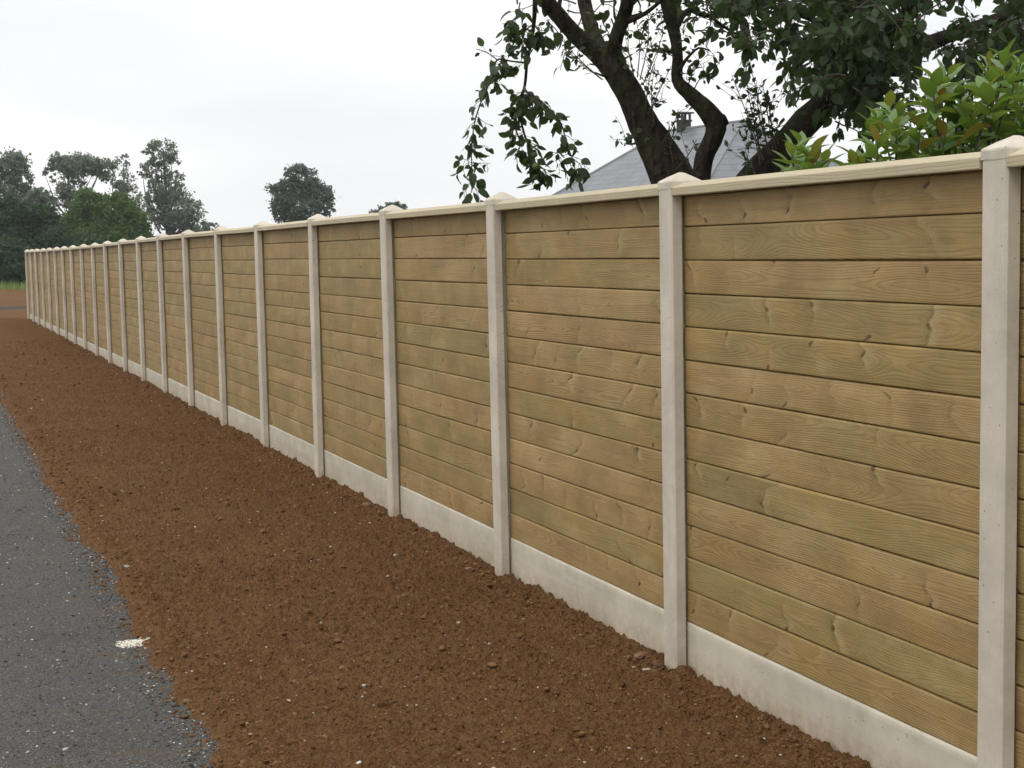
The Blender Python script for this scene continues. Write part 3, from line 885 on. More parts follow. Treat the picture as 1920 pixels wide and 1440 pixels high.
tm = MB()
A_ = pix([(1330, 560, DT, 130), (1302, 430, DT, 112), (1266, 345, DT, 94), (1236, 290, DT, 80), (1206, 232, DT, 68), (1183, 186, DT, 62), (1158, 142, DT, 58), (1140, 118, DT, 52)])
tube(tm, catmull([(root.x+0.10, root.y, -0.1, 0.27)] + A_, 0.035), 16, 0.20, 1)
A1 = pix([(1152, 132, DT, 50), (1122, 104, DT, 42), (1084, 70, DT-.05, 38), (1046, 28, DT-.1, 36), (1012, -12, DT-.15, 33), (960, -70, DT-.2, 30), (915, -160, DT-.3, 25), (890, -260, DT-.3, 18), (900, -360, DT, 9)])
tube(tm, catmull(A1, 0.03), 14, 0.18, 2)
A2 = pix([(1140, 120, DT, 34), (1118, 78, DT+.25, 32), (1102, 30, DT+.45, 29), (1092, -20, DT+.6, 27), (1080, -120, DT+.8, 22), (1040, -240, DT+1, 14)])
tube(tm, catmull(A2, 0.03), 12, 0.18, 3)
A3 = pix([(1160, 150, DT, 46), (1152, 108, DT-.02, 37), (1157, 66, DT-.1, 33), (1172, 24, DT-.15, 30), (1180, -16, DT-.2, 28), (1200, -120, DT-.3, 24), (1240, -250, DT-.4, 17), (1270, -380, DT-.3, 8)])
tube(tm, catmull(A3, 0.03), 12, 0.20, 4)
B_ = pix([(1296, 520, DT-.05, 70), (1300, 400, DT-.1, 55), (1310, 345, DT-.15, 46), (1320, 295, DT-.2, 40), (1338, 252, DT-.25, 42), (1341, 232, DT-.25, 48), (1322, 206, DT-.28, 36), (1290, 172, DT-.3, 31), (1270, 148, DT-.3, 27),
          (1270, 100, DT-.3, 25), (1264, 55, DT-.3, 29), (1252, 10, DT-.32, 30), (1244, -40, DT-.35, 28), (1260, -140, DT-.4, 22), (1310, -260, DT-.4, 14), (1330, -360, DT-.4, 7)])
tube(tm, catmull(B_, 0.028), 14, 0.26, 5)
tube(tm, catmull(pix([(1336, 240, DT-.25, 34), (1352, 228, DT-.27, 30), (1362, 222, DT-.28, 24)]), 0.02), 10, 0.3, 9)
# side limbs
for L_ in [
    [(1178, 40, DT-.15, 13), (1205, 28, DT-.3, 10), (1232, 8, DT-.5, 8), (1262, -20, DT-.7, 6)],
    [(1264, 60, DT-.3, 14), (1290, 20, DT-.1, 12), (1330, 30, DT, 10), (1370, 12, DT+.1, 9), (1420, 0, DT+.2, 7)],
    [(1330, 30, DT, 8), (1365, 55, DT, 6), (1400, 75, DT+.1, 4)],
    [(1268, 140, DT-.3, 12), (1288, 110, DT-.4, 7), (1310, 90, DT-.5, 5), (1330, 95, DT-.5, 3)],
    [(1060, 46, DT-.1, 14), (1048, 20, DT+.1, 10), (1056, -30, DT+.2, 8)],
    [(1012, -12, DT-.15, 20), (1006, -30, DT+.3, 17), (1004, -6, DT+.6, 14), (1003, 12, DT+.7, 12), (1001, 45, DT+.75, 9.5), (995, 85, DT+.78, 8), (988, 120, DT+.8, 7), (984, 160, DT+.8, 6.5), (974, 200, DT+.82, 6), (980, 240, DT+.8, 5), (990, 270, DT+.8, 4), (1004, 305, DT+.8, 3), (1014, 335, DT+.8, 2)],
]:
    tube(tm, catmull(pix(L_), 0.03), 7, 0.12, 7)
# little spurs and broken snags on the stems
for C in (A_, A1, A3, B_):
    C = np.array(C)
    for q in range(9):
        i = random.randrange(len(C)-1); f = random.random(); p = C[i]*(1-f)+C[i+1]*f
        d = rng.standard_normal(3); d[1] *= 0.6; d /= np.linalg.norm(d)
        tube(tm, wiggle(p[:3]+d*p[3]*0.7, d, 0.07+0.06*random.random(), 3, 0.3, 0, 0.010, 0.004), 5)
rel(tm, root); tm.build('trunk', M_BARK, apple, smooth=True)

L = Leaves(AP); tw = MB()
# the hanging branch: three drooping strands
DH = DT+.8
strands = [
    ([(988, 118, DH, 5), (960, 115, DH-.05, 4), (932, 112, DH-.1, 4), (925, 140, DH-.1, 4), (912, 168, DH-.12, 3.5), (897, 205, DH-.12, 3.5), (888, 240, DH-.12, 3), (884, 285, DH-.1, 3), (885, 325, DH-.1, 2), (884, 362, DH-.1, 1.5)], 66),
    ([(932, 112, DH-.1, 3), (912, 98, DH, 2.5), (893, 92, DH, 1.5)], 6),
    ([(974, 198, DH, 5), (966, 235, DH+.05, 4), (975, 270, DH+.05, 3), (965, 300, DH+.05, 2)], 24),
    ([(980, 240, DH, 4), (990, 270, DH, 4), (1004, 305, DH, 3), (1014, 338, DH, 2)], 34),
    ([(984, 170, DH, 5), (1005, 182, DH-.1, 4), (1030, 205, DH-.15, 4), (1052, 232, DH-.15, 3.5), (1062, 268, DH-.15, 3), (1074, 300, DH-.15, 2.5), (1082, 335, DH-.15, 1.5)], 50),
    ([(1062, 268, DH-.15, 2.5), (1045, 285, DH-.1, 2), (1058, 320, DH-.1, 1.5)], 9),
    ([(1001, 45, DH, 4), (975, 60, DH, 3), (955, 45, DH, 2.5), (948, 60, DH, 1.5)], 18),
    ([(1000, 60, DH, 4), (985, 78, DH-.1, 3), (975, 98, DH-.1, 2)], 20),
    ([(1001, 45, DH, 4), (1020, 70, DH-.1, 3), (1035, 88, DH-.1, 2)], 12),
    ([(975, 5, DH, 4), (970, 30, DH-.1, 3), (960, 42, DH-.1, 2)], 9),
    ([(984, 160, DH, 4), (975, 180, DH-.1, 3), (958, 200, DH-.1, 2), (946, 215, DH-.1, 1.5)], 16),
    ([(1004, 305, DH, 3), (1020, 318, DH, 2), (1025, 335, DH, 1.5)], 12),
]
for pl, cnt in strands:
    C = catmull(pix(pl), 0.02); tube(tw, C, 5, 0.1, 3, cap=False)
    leafy(L, tw, C, int(cnt*0.9), 0.076, 0.75, 0.65, 0.030)
    for q in range(int(cnt*0.28)):
        i = random.randrange(1, len(C)-1); dr = rng.standard_normal(3); dr[2] = -abs(dr[2])*0.4
        C2 = wiggle(C[i, :3], dr, random.uniform(.05, .13), 4, .25, -.15, .0022, .001)
        tube(tw, C2, 4, cap=False); leafy(L, tw, C2, random.choice((2, 3, 4)), 0.076, 0.6, 0.6, 0.022, 0.4)
# upright water shoots with small leaves on the stems
def shoot(px, py, d, qx, qy, r=2.6, cnt=16, size=0.034):
    C = catmull(pix([(px, py, d, r+1), ((px+qx)/2+random.uniform(-8, 8), (py+qy)/2, d, r), (qx, qy, d+random.uniform(-.1, .1), 1.2)]), 0.03)
    tube(tw, C, 4, cap=False)
    leafy(L, tw, C, cnt, size, 0.55, 0.0, 0.012, 0.15)
    for q in range(3):
        i = random.randrange(2, len(C)-1); C2 = wiggle(C[i, :3], rng.standard_normal(3)*[1, .5, .6]+[0, 0, .7], 0.16, 4, .2, .02, .002, .0008)
        tube(tw, C2, 3, cap=False); leafy(L, tw, C2, 4, size, .55, 0, .01)
for a in [(1195, 145, 1190, 20), (1200, 150, 1215, 10), (1188, 140, 1178, 40), (1205, 160, 1245, 60), (1210, 200, 1235, 95), (1215, 215, 1258, 125), (1225, 230, 1228, 120),
          (1240, 270, 1272, 205), (1262, 305, 1252, 245), (1268, 318, 1306, 262), (1130, 150, 1050, 70), (1130, 150, 1062, 95), (1216, 205, 1250, 186), (1190, 255, 1170, 270)]:
    shoot(a[0], a[1], DT-.12, a[2], a[3], 2.0, 8, 0.036)
for a in [(1300, 170, 1330, 130), (1290, 160, 1300, 115), (1270, 110, 1240, 90)]:
    shoot(*a[:2], DT-.3, *a[2:], 2.2, 10, 0.05)
# sparse leaves up among the limbs, then the crown above the picture
foliage_mass(L, tw, 1020, 1330, -60, 40, DT-.6, DT+.9, 26, 6, 0.066)
foliage_mass(L, tw, 1060, 1130, 20, 90, DT+.2, DT+.8, 8, 6, 0.075)
foliage_mass(L, tw, 1290, 1390, -20, 80, DT-.6, DT+.4, 18, 8, 0.068, lambda a, b: 1 if b < 92-(abs(a-1320)*0.3) else 0.1)
foliage_mass(L, tw, 880, 1450, -520, -120, DT-1.1, DT+1.3, 120, 13, 0.078, lambda a, b: 1.0 if ((a-1190)/290)**2+((b+320)/200)**2 < 1 else 0, length=0.40)
rel(tw, root); rel_leaves(L, root)
tw.build('twigs', M_TWIG, apple)
L.build('crown', M_APLEAF, apple)
def apple_fruit(px, py, d, r):
    V = ICO2.copy(); V2, F2 = subdiv(ICO2, ICF2)
    rr = np.sqrt(V2[:, 0]**2+V2[:, 1]**2)
    V2[:, 2] = V2[:, 2]*0.9 - 0.25*np.sign(V2[:, 2])*np.exp(-(rr/0.3)**2)*(V2[:, 2] > 0)
    o = mesh_obj('apple', V2*r, F2, M_APPLE, apple, smooth=True)
    o.location = at(px, py, d) - root
for a in [(984, 190, .030), (993, 193, .028), (1005, 312, .032), (1002, 290, .024), (1089, 328, .026), (1062, 243, .024), (889, 238, .022), (994, 65, .024), (1268, 14, .03)]:
    apple_fruit(a[0], a[1], DH-.05, a[2]*0.8)

# ---- second tree: stem leaning right under a dense crown
D2 = 8.2
root2 = at(1380, 420, D2); root2.z = -0.05
tree2 = empty('apple_tree', root2)
tag(tree2, 'dark leaning apple tree with dense crown filling the upper right sky', 'tree')
tm = MB()
C1 = pix([(1360, 520, D2, 120), (1390, 400, D2, 100), (1428, 325, D2, 84), (1478, 272, D2, 74), (1516, 226, D2, 66), (1556, 188, D2, 58), (1605, 160, D2, 50), (1655, 128, D2+.1, 46), (1708, 100, D2+.2, 40), (1762, 74, D2+.3, 34), (1830, 50, D2+.4, 30), (1930, 10, D2+.5, 24), (2050, -60, D2+.7, 14)])
tube(tm, catmull([(root2.x, root2.y, -0.1, 0.24)] + C1, 0.035), 16, 0.2, 11)
for L_ in [
    [(1556, 188, D2, 46), (1575, 130, D2+.2, 40), (1582, 70, D2+.4, 34), (1575, 0, D2+.6, 30), (1560, -100, D2+.8, 24), (1540, -230, D2+1, 14)],
    [(1605, 160, D2, 30), (1640, 90, D2-.3, 26), (1690, 30, D2-.5, 22), (1740, -40, D2-.6, 18), (1800, -150, D2-.6, 12)],
    [(1582, 80, D2+.4, 20), (1530, 40, D2+.3, 16), (1480, 20, D2+.2, 14), (1420, 5, D2+.1, 10), (1380, -20, D2, 7)],
    [(1700, 104, D2+.2, 18), (1710, 60, D2+.1, 16), (1705, 20, D2, 13), (1700, -30, D2, 10)],
    [(1762, 74, D2+.3, 14), (1700, 62, D2+.5, 12), (1650, 55, D2+.7, 9)],
    [(1640, 140, D2, 16), (1690, 140, D2-.3, 12), (1740, 150, D2-.5, 8), (1780, 165, D2-.6, 5)],
    [(1560, 186, D2, 12), (1600, 205, D2-.2, 8), (1640, 230, D2-.3, 5)],
]:
    tube(tm, catmull(pix(L_), 0.035), 10, 0.18, 12)
rel(tm, root2); tm.build('trunk', M_BARK, tree2, smooth=True)
L = Leaves(AP); tw = MB()
def lowedge(a):          # lower edge of the dense crown in the picture
    xs = [1330, 1370, 1400, 1440, 1500, 1540, 1600, 1640, 1700, 1760, 1800, 1860, 1960, 2100]
    ys = [0, 60, 110, 118, 128, 178, 205, 190, 118, 100, 150, 150, 170, 170]
    return np.interp(a, xs, ys)
def dens(a, b):
    if b > lowedge(a)-22: return 0.0
    v = float(vnoise(np.array([a/52.0]), np.array([b/46.0]), 303)[0])
    return 1.0 if v > (0.46 if a < 1700 else 0.54) else 0.06
foliage_mass(L, tw, 1370, 1960, -40, 200, D2-1.2, D2+1.4, 180, 19, 0.066, dens, length=0.24)
foliage_mass(L, tw, 1520, 1660, 40, 205, D2-.8, D2+.4, 40, 18, 0.068, dens, length=0.24)
# finer, sparser spray on the underside to the right
foliage_mass(L, tw, 1790, 1960, 80, 215, D2+.3, D2+1.2, 50, 13, 0.042, None, length=0.25)
foliage_mass(L, tw, 1560, 1680, 150, 230, D2-.5, D2+.3, 16, 9, 0.08, None, length=0.22)
foliage_mass(L, tw, 1590, 1700, 130, 225, D2+.3, D2+1.0, 24, 13, 0.042, None, length=0.22)
foliage_mass(L, tw, 1640, 1720, 220, 310, D2-.3, D2+.3, 7, 5, 0.05, None, length=0.22)
foliage_mass(L, tw, 1330, 2300, -620, -40, D2-1.6, D2+1.8, 250, 13, 0.085, lambda a, b: 1.0 if ((a-1800)/480)**2+((b+250)/330)**2 < 1 else 0, length=0.45)
foliage_mass(L, tw, 1960, 2400, -60, 260, D2-1.2, D2+1.4, 170, 12, 0.09, None, length=0.4)
# shoots rising from the lower stem
for a in [(1430, 300, 1395, 130), (1425, 300, 1405, 165), (1440, 290, 1400, 100), (1450, 285, 1430, 155), (1445, 290, 1418, 150), (1455, 280, 1440, 175), (1432, 300, 1372, 140), (1460, 270, 1462, 230), (1425, 310, 1398, 225), (1415, 325, 1392, 290)]:
    shoot(a[0], a[1], D2-.15, a[2], a[3], 2.4, 13, 0.036)
rel(tw, root2); rel_leaves(L, root2)
tw.build('twigs', M_TWIG, tree2); L.build('crown', M_APLEAF, tree2)

# ---- glossy shrub just behind the fence at the right
DS = 5.75
roots = at(1760, 420, DS); roots.z = -0.05
shrub = empty('shrub', roots)
tag(shrub, 'bright green glossy-leaved shrub with bronze young leaves above the fence at the right', 'shrub')
SHL = [leaf_shape(0.50, 0.35, 0.30, 6), leaf_shape(0.54, 0.2, 0.12, 6), leaf_shape(0.46, 0.5, 0.5, 6)]
L = Leaves(SHL); st = MB()
def rosette(px, py, d, size=0.12, cnt=9, upr=0.7, lean=(0, 0)):
    """a shoot tip: leaves spiralling round an upright stem"""
    d = max(d, (D_F+0.15)/(DY*(px-960)/FPX-DX) + 0.22)       # stay on the garden side of the boards
    p = np.array(at(px, py, d))
    ax = np.array([lean[0]+random.uniform(-.25, .25), random.uniform(-.3, .3), 1.0]); ax /= np.linalg.norm(ax)
    base = np.array([roots.x + (p[0]-roots.x)*0.75, roots.y+(p[1]-roots.y)*0.7, p[2]-0.45])
    mid = (base+p)/2 + np.array([random.uniform(-.03, .03), random.uniform(-.03, .03), -0.02])
    tube(st, catmull([(*base, 0.006), (*mid, 0.005), (*(p-ax*0.03), 0.0035), (*(p+ax*0.02), 0.002)], 0.03), 5, cap=False)
    a0 = random.random()*6
    x = np.cross(ax, [0, 1, 0.1]); x /= np.linalg.norm(x); y = np.cross(ax, x)
    an = a0 + np.arange(cnt)*2.4
    h = np.linspace(-0.11, 0.015, cnt)[:, None]
    el_ = np.linspace(0.05, 1.5, cnt)[:, None]*upr + 0.25*rng.random((cnt, 1))
    rad = np.cos(an)[:, None]*x + np.sin(an)[:, None]*y
    D = rad + ax*el_
    P = p + ax*h + rad*0.006
    Nn = ax - rad*0.3 + rng.standard_normal((cnt, 3))*0.2
    sz = size*np.linspace(1.0, 0.62, cnt)*(0.85+0.3*rng.random(cnt))
    sd = rng.random(cnt)*0.86; sd[rng.random(cnt) < 0.09] = 0.93
    sd[-2:] = np.where(rng.random(2) < 0.6, 0.95, sd[-2:])
    L.add(P, D, Nn, sz, sd)
tips = [(1486, 278), (1502, 266), (1524, 285), (1545, 295), (1512, 292), (1600, 300), (1615, 310),
        (1640, 215), (1672, 200), (1690, 215), (1665, 245), (1700, 260), (1722, 235), (1650, 260), (1700, 290), (1680, 232),
        (1750, 150), (1772, 140), (1768, 185), (1800, 180), (1745, 205), (1790, 215), (1820, 205), (1740, 250), (1775, 250), (1810, 250), (1840, 240), (1760, 285), (1800, 280), (1830, 275),
        (1858, 115), (1870, 150), (1880, 105), (1900, 140), (1850, 170), (1880, 190), (1910, 175), (1860, 210), (1895, 225), (1915, 235), (1870, 240), (1915, 120), (1940, 150), (1950, 200), (1980, 170)]
for (a, b) in tips:
    rosette(a+random.uniform(-4, 4), b+8, DS+random.uniform(-.35, .35), 0.118, 11, 1.1)
for q in range(72):                                          # the body of the bush below and behind the tips
    a = random.uniform(1725, 2150); lo = 190 if a > 1800 else 240
    rosette(a, random.uniform(lo, 420), DS+random.uniform(0.0, .8), 0.12, 9, 0.45)
for q in range(40):
    rosette(random.uniform(1620, 1760), random.uniform(345, 560), DS+random.uniform(-.1, .6), 0.12, 9, 0.45)
# stems down to the ground
for q in range(9):
    e = at(1500+60*q, 400, DS+random.uniform(-.2, .4))
    tube(st, catmull([(roots.x+random.uniform(-.1, .1), roots.y+random.uniform(-.1, .1), -.05, .016), ((roots.x+e.x)/2, (roots.y+e.y)/2, e.z*0.5, .012), (*e, .007)], 0.08), 6)
rel(st, roots); rel_leaves(L, roots)
st.build('stems', M_TWIG, shrub); L.build('foliage', M_SHLEAF, shrub)

# ------------------------------------------------------------------ the house with the slate roof
DHs = 58.0
def hp(px, py, d): return np.array(at(px, py, d))
eave_z = 3.4
ridgeL = hp(1248, 249, DHs+2.0); ridgeR = hp(1392, 224, DHs-2.2)
# eave corners: where the hips come down
cFL = hp(1000, 388, DHs+1.0)
zr = 0.5*(ridgeL[2]+ridgeR[2]); ridgeL[2] = ridgeR[2] = zr
house = empty('house', (0.5*(ridgeL[0]+ridgeR[0]), 0.5*(ridgeL[1]+ridgeR[1]), 0))
tag(house, 'house behind the fence with a grey slate hipped roof and a small chimney', 'house')
hc = np.array(house.location)
ez = 3.1
# plan: ridge runs left to right and a little nearer at the right
rd = ridgeR-ridgeL; rd /= np.linalg.norm(rd); sidev = np.array([rd[1], -rd[0], 0])      # towards the camera
if sidev[1] > 0: sidev = -sidev
Wd = 5.0; HipL, HipR = 2.5, 4.0
FLc = ridgeL - rd*HipL + sidev*Wd; FRc = ridgeR + rd*HipR + sidev*Wd
BLc = ridgeL - rd*HipL - sidev*Wd; BRc = ridgeR + rd*HipR - sidev*Wd
for c in (FLc, FRc, BLc, BRc): c[2] = ez
m_slate = mat_slate()
m_render = mat_plain('render_wall', (0.62, 0.57, 0.48), 0.85, 2.0, 0.2)
V, Fc, A = [], [], []
def facet(pts, origin_dir):
    i0 = len(V)
    p0 = np.array(pts[0]); u = np.array(origin_dir); u = u/np.linalg.norm(u)
    nrm = np.cross(np.array(pts[1])-p0, np.array(pts[2])-p0); nrm /= np.linalg.norm(nrm)
    v = np.cross(nrm, u)
    if v[2] < 0: v = -v
    for p in pts:
        q = np.array(p)-p0; V.append(np.array(p)-hc); A.append((q@u, q@v, 0))
    Fc.append(tuple(range(i0, i0+len(pts))))
facet([FLc, FRc, ridgeR, ridgeL], rd)
facet([BRc, BLc, ridgeL, ridgeR], rd)
facet([BLc, FLc, ridgeL], sidev)
facet([FRc, BRc, ridgeR], sidev)
i0 = len(V)
for c in (FLc, FRc, BRc, BLc): V.append(c-hc+np.array([0, 0, -0.12])); A.append((0, 0, 0))
Fc.append((i0, i0+3, i0+2, i0+1))
roof = mesh_obj('roof', V, Fc, m_slate, house, attrs={'bco': ('FLOAT_VECTOR', A)})
m_ridge = mat_plain('ridge_tile', (0.20, 0.21, 0.22), 0.6, 3, 0.3)
rm = MB()
for a, b in ((ridgeL, ridgeR), (FLc, ridgeL), (FRc, ridgeR), (BLc, ridgeL), (BRc, ridgeR)):
    tube(rm, [(*(a-hc), 0.055), (*(b-hc), 0.055)], 8)
rm.build('ridge_tiles', m_ridge, roof)
gm = MB()
cs = [FLc, FRc, BRc, BLc]
for i in range(4):
    tube(gm, [(*(cs[i]-hc+[0, 0, -0.06]), 0.07), (*(cs[(i+1) % 4]-hc+[0, 0, -0.06]), 0.07)], 8)
gm.build('gutter', mat_plain('zinc', (0.30, 0.31, 0.32), 0.4, 5, 0.2, 0.5), house)
# walls set in from the eaves
cen = (FLc+FRc+BLc+BRc)/4
wc = [cen + (c-cen)*0.93 for c in (FLc, FRc, BRc, BLc)]
V = [(*(c[:2]-hc[:2]), -0.05) for c in wc] + [(*(c[:2]-hc[:2]), ez-0.13) for c in wc]
mesh_obj('wall', V, [(0, 1, 5, 4), (1, 2, 6, 5), (2, 3, 7, 6), (3, 0, 4, 7)], m_render, house)
m_glass = mat_plain('window_glass', (0.03, 0.035, 0.04), 0.08, 1, 0.1, 0.6)
m_white = mat_plain('white_paint', (0.72, 0.72, 0.70), 0.5, 6, 0.1)
fdir = (wc[1]-wc[0]); fl = np.linalg.norm(fdir[:2]); fdir = fdir/np.linalg.norm(fdir)
rotz = math.atan2(fdir[1], fdir[0])
for u, w_, h_, z0 in ((0.12, 1.3, 1.25, 1.0), (0.30, 1.3, 1.25, 1.0), (0.52, 1.0, 2.15, 0.0), (0.70, 1.8, 1.25, 1.0), (0.88, 1.2, 1.25, 1.0)):
    p = wc[0]*(1-u)+wc[1]*u - hc
    fm = MB()
    fm.box((-w_/2-.06, -.05, z0-.06), (w_/2+.06, .03, z0)); fm.box((-w_/2-.06, -.05, z0+h_), (w_/2+.06, .03, z0+h_+.06))
    fm.box((-w_/2-.06, -.05, z0), (-w_/2, .03, z0+h_)); fm.box((w_/2, -.05, z0), (w_/2+.06, .03, z0+h_)); fm.box((-.03, -.045, z0), (.03, .03, z0+h_))
    wf = fm.build('window' if z0 else 'door', m_white, house, loc=(p[0], p[1], 0)); wf.rotation_euler = (0, 0, rotz)
    pm = MB(); pm.box((-w_/2, -.02, z0), (w_/2, .01, z0+h_)); pm.build('pane', m_glass, wf)
# chimney on the ridge, with a slab raised on four stubs
cp_ = hp(1284, 240, DHs+1.0)
f_r = (1284-1248)/(1392-1248.); cp_ = ridgeL*(1-f_r)+ridgeR*f_r
chz = zr
cmb = MB(); a = 0.175
cmb.box((-a, -a*1.2, -0.9), (a, a*1.2, 0.26)); cmb.box((-a-.035, -a*1.2-.035, 0.26), (a+.035, a*1.2+.035, 0.33))
chm = cmb.build('chimney', mat_plain('dark_brick', (0.050, 0.042, 0.040), 0.85, 12, 0.4), roof, loc=(cp_[0]-hc[0], cp_[1]-hc[1], chz))
cmb = MB()
for sx in (-1, 1):
    for sy in (-1, 1):
        cmb.box((sx*a*0.85-.035, sy*a-.035, 0.33), (sx*a*0.85+.035, sy*a+.035, 0.56))
cmb.box((-a-.09, -a*1.2-.09, 0.56), (a+.09, a*1.2+.09, 0.615)); cmb.box((-.05, -.05, .33), (.05, .05, .50))
cmb.build('chimney_cowl', mat_plain('cowl_slab', (0.10, 0.09, 0.09), 0.8, 9, 0.3), roof, loc=(cp_[0]-hc[0], cp_[1]-hc[1], chz))
for o_ in list(COL.objects):
    if o_.name.startswith('chimney'): o_.rotation_euler = (0, 0, rotz)

# ------------------------------------------------------------------ background trees
def bgtree(name, label, cat, px, dist, trunk_top, blobs, mat, leaves, size, trunk_w=7, bark=None, limbs=22, group=None, clump=0.20, sub=60, gz=-0.05, flat=0.8):
    """blobs: (cx, cy, rx, ry, weight) in px at the tree's distance"""
    s = dist/FPX
    rt = at(px, 480, dist); rt.z = gz
    root = empty(name, rt)
    tag(root, label, cat, group)
    r0 = np.array(rt)
    tmb = MB(); top = np.array(at(*trunk_top, dist))
    b0 = np.array([rt.x, rt.y, gz-0.1])
    mid = (b0*0.5+top*0.5) + np.array([rng.normal()*0.25, 0, 0])
    TC = catmull([(*b0, trunk_w/2*s*1.4), (*mid, trunk_w/2*s), (*top, trunk_w/2*s*0.25)], 0.5)
    tube(tmb, TC-np.array([*r0, 0]), 8, 0.1)
    Bc = []
    wts = np.array([b[4] for b in blobs], float); wts /= wts.sum()
    VV, FF, SS = [], [], []
    cents = []
    for (cx, cy, rx, ry, w), wt in zip(blobs, wts):
        c = np.array(at(cx, cy, dist)); rad = np.array([rx*s, rx*s*0.9, ry*s])
        nsub = max(3, int(sub*w))
        for q in range(nsub):
            v = rng.standard_normal(3); v /= np.linalg.norm(v); v *= (0.35+0.65*rng.random()**0.5)
            cc = c + v*rad; cents.append((cc, rad.mean()*clump*(0.6+0.8*rng.random()), rng.random()))
    # limbs from the trunk to clumps
    for q in range(min(limbs, len(cents))):
        cc = cents[rng.integers(len(cents))][0]
        tz = np.clip((cc[2]-b0[2])*0.55 + b0[2], TC[0, 2], TC[-1, 2]-0.2); i = int(np.argmin(abs(TC[:, 2]-tz)))
        p = TC[i]; e = cc
        m1 = (p[:3]*0.45+e*0.55) + np.array([rng.normal()*0.08, 0, 0.16])*np.linalg.norm(e-p[:3])*np.array([1, 1, -1.0])
        tube(tmb, catmull([(*p[:3], p[3]*0.6), (*m1, p[3]*0.35), (*e, 0.01)], 0.5)-np.array([*r0, 0]), 5)
    tmb.build('trunk', bark or M_BGBARK, root, smooth=True)
    nl = leaves
    cw = np.array([c[1] for c in cents]); ii = rng.choice(len(cents), nl, p=cw/cw.sum())
    CC = np.array([c[0] for c in cents])[ii]; CR = cw[ii][:, None]; CS = np.array([c[2] for c in cents])[ii]
    g_ = rng.standard_normal((nl, 3)); g_ /= np.linalg.norm(g_, axis=1)[:, None]
    P = CC + g_*CR*(rng.random((nl, 1))**0.45)*np.array([1.15, 1.15, flat])
    P += rng.standard_normal((nl, 3))*CR*0.42
    a = rng.standard_normal((nl, 3)); a /= np.linalg.norm(a, axis=1)[:, None]
    b = np.cross(a, rng.standard_normal((nl, 3))); b /= np.linalg.norm(b, axis=1)[:, None]
    sz = size*(0.5+rng.random((nl, 1)))
    a = a*sz; b = b*sz*0.7
    Q = np.stack([P-a, P-b*0.9+a*0.1, P+a, P+b], 1) - r0
    mesh_obj('crown', Q.reshape(-1, 3), np.arange(nl*4).reshape(-1, 4), mat, root,
             attrs={'seed': ('FLOAT', np.repeat(np.clip(0.45*CS+0.55*rng.random(nl), 0, 1), 4))})
    return root

M_BGBARK = mat_plain('grey_bark', (0.075, 0.070, 0.062), 0.9, 4, 0.4)
MG1 = mat_bg_leaf('grey_green_foliage', (0.100, 0.120, 0.095), (0.220, 0.250, 0.180), 0.4)
MG2 = mat_bg_leaf('dark_hedge_foliage', (0.020, 0.044, 0.020), (0.058, 0.105, 0.040), 0.25)
MG3 = mat_bg_leaf('mid_green_foliage', (0.040, 0.082, 0.022), (0.125, 0.200, 0.052), 0.3)
MG4 = mat_bg_leaf('dull_green_foliage', (0.062, 0.082, 0.064), (0.140, 0.170, 0.120), 0.35)

bgtree('tall_tree', 'tall grey-green tree cut by the left edge of the picture', 'tree', 25, 135, (25, 290),
       [(18, 315, 34, 32, 1.1), (-25, 330, 40, 45, 1), (45, 335, 16, 22, .4), (20, 365, 40, 25, .7)], MG1, 8060, 0.124, 7, clump=0.224)
bgtree('tall_tree', 'broad airy tree with bare limbs above the mid-green bush, second from the left', 'tree', 135, 140, (128, 305),
       [(115, 303, 24, 17, .8), (150, 312, 40, 20, 1.1), (190, 318, 28, 20, .7), (92, 322, 12, 12, .2), (130, 345, 30, 30, .6), (140, 380, 40, 25, .5)], MG1, 8060, 0.118, 7, limbs=13, clump=0.198)
bgtree('thin_tree', 'thin nearly bare tree between the broad airy tree and the tallest tree', 'tree', 225, 142, (232, 305),
       [(228, 330, 24, 34, .8), (240, 375, 28, 35, .8), (235, 300, 10, 14, .15)], MG1, 1860, 0.105, 5, limbs=30, clump=0.198)
bgtree('tall_tree', 'tallest tree on the left, narrow top and spreading lower limbs', 'tree', 318, 138, (306, 280),
       [(300, 288, 33, 24, 1.0), (322, 310, 14, 30, .3), (285, 320, 22, 22, .4), (312, 350, 38, 32, .9), (330, 395, 48, 36, 1.5), (290, 390, 30, 40, .7), (350, 415, 34, 24, .7), (270, 325, 14, 8, .1)], MG1, 10168, 0.112, 9, limbs=46, clump=0.165)
bgtree('round_tree', 'lone round dark tree standing beyond the middle of the fence', 'tree', 565, 140, (566, 330),
       [(566, 335, 32, 28, 1), (540, 358, 34, 24, 1), (595, 365, 30, 22, 1), (565, 390, 55, 32, 1.6), (525, 398, 20, 16, .4), (608, 392, 20, 14, .4)], MG4, 13020, 0.118, 9, limbs=26, clump=0.198)
bgtree('small_tree', 'low grey tree whose top just shows right of the tallest tree', 'tree', 372, 150, (372, 425),
       [(372, 440, 30, 20, 1), (396, 428, 14, 12, .4)], MG1, 2232, 0.124, 6)
bgtree('small_tree', 'low dark tree top just showing over the fence near its seventh bay', 'tree', 735, 150, (735, 392),
       [(742, 392, 24, 12, 1), (712, 398, 16, 10, .5), (740, 415, 34, 18, 1)], MG4, 2976, 0.112, 6)
bgtree('small_tree', 'grey-green tree low behind the dark hedge trees at the left', 'tree', 75, 120, (75, 355),
       [(72, 372, 22, 20, 1), (90, 385, 18, 20, .6), (60, 395, 30, 25, .8)], MG1, 3720, 0.112, 6)
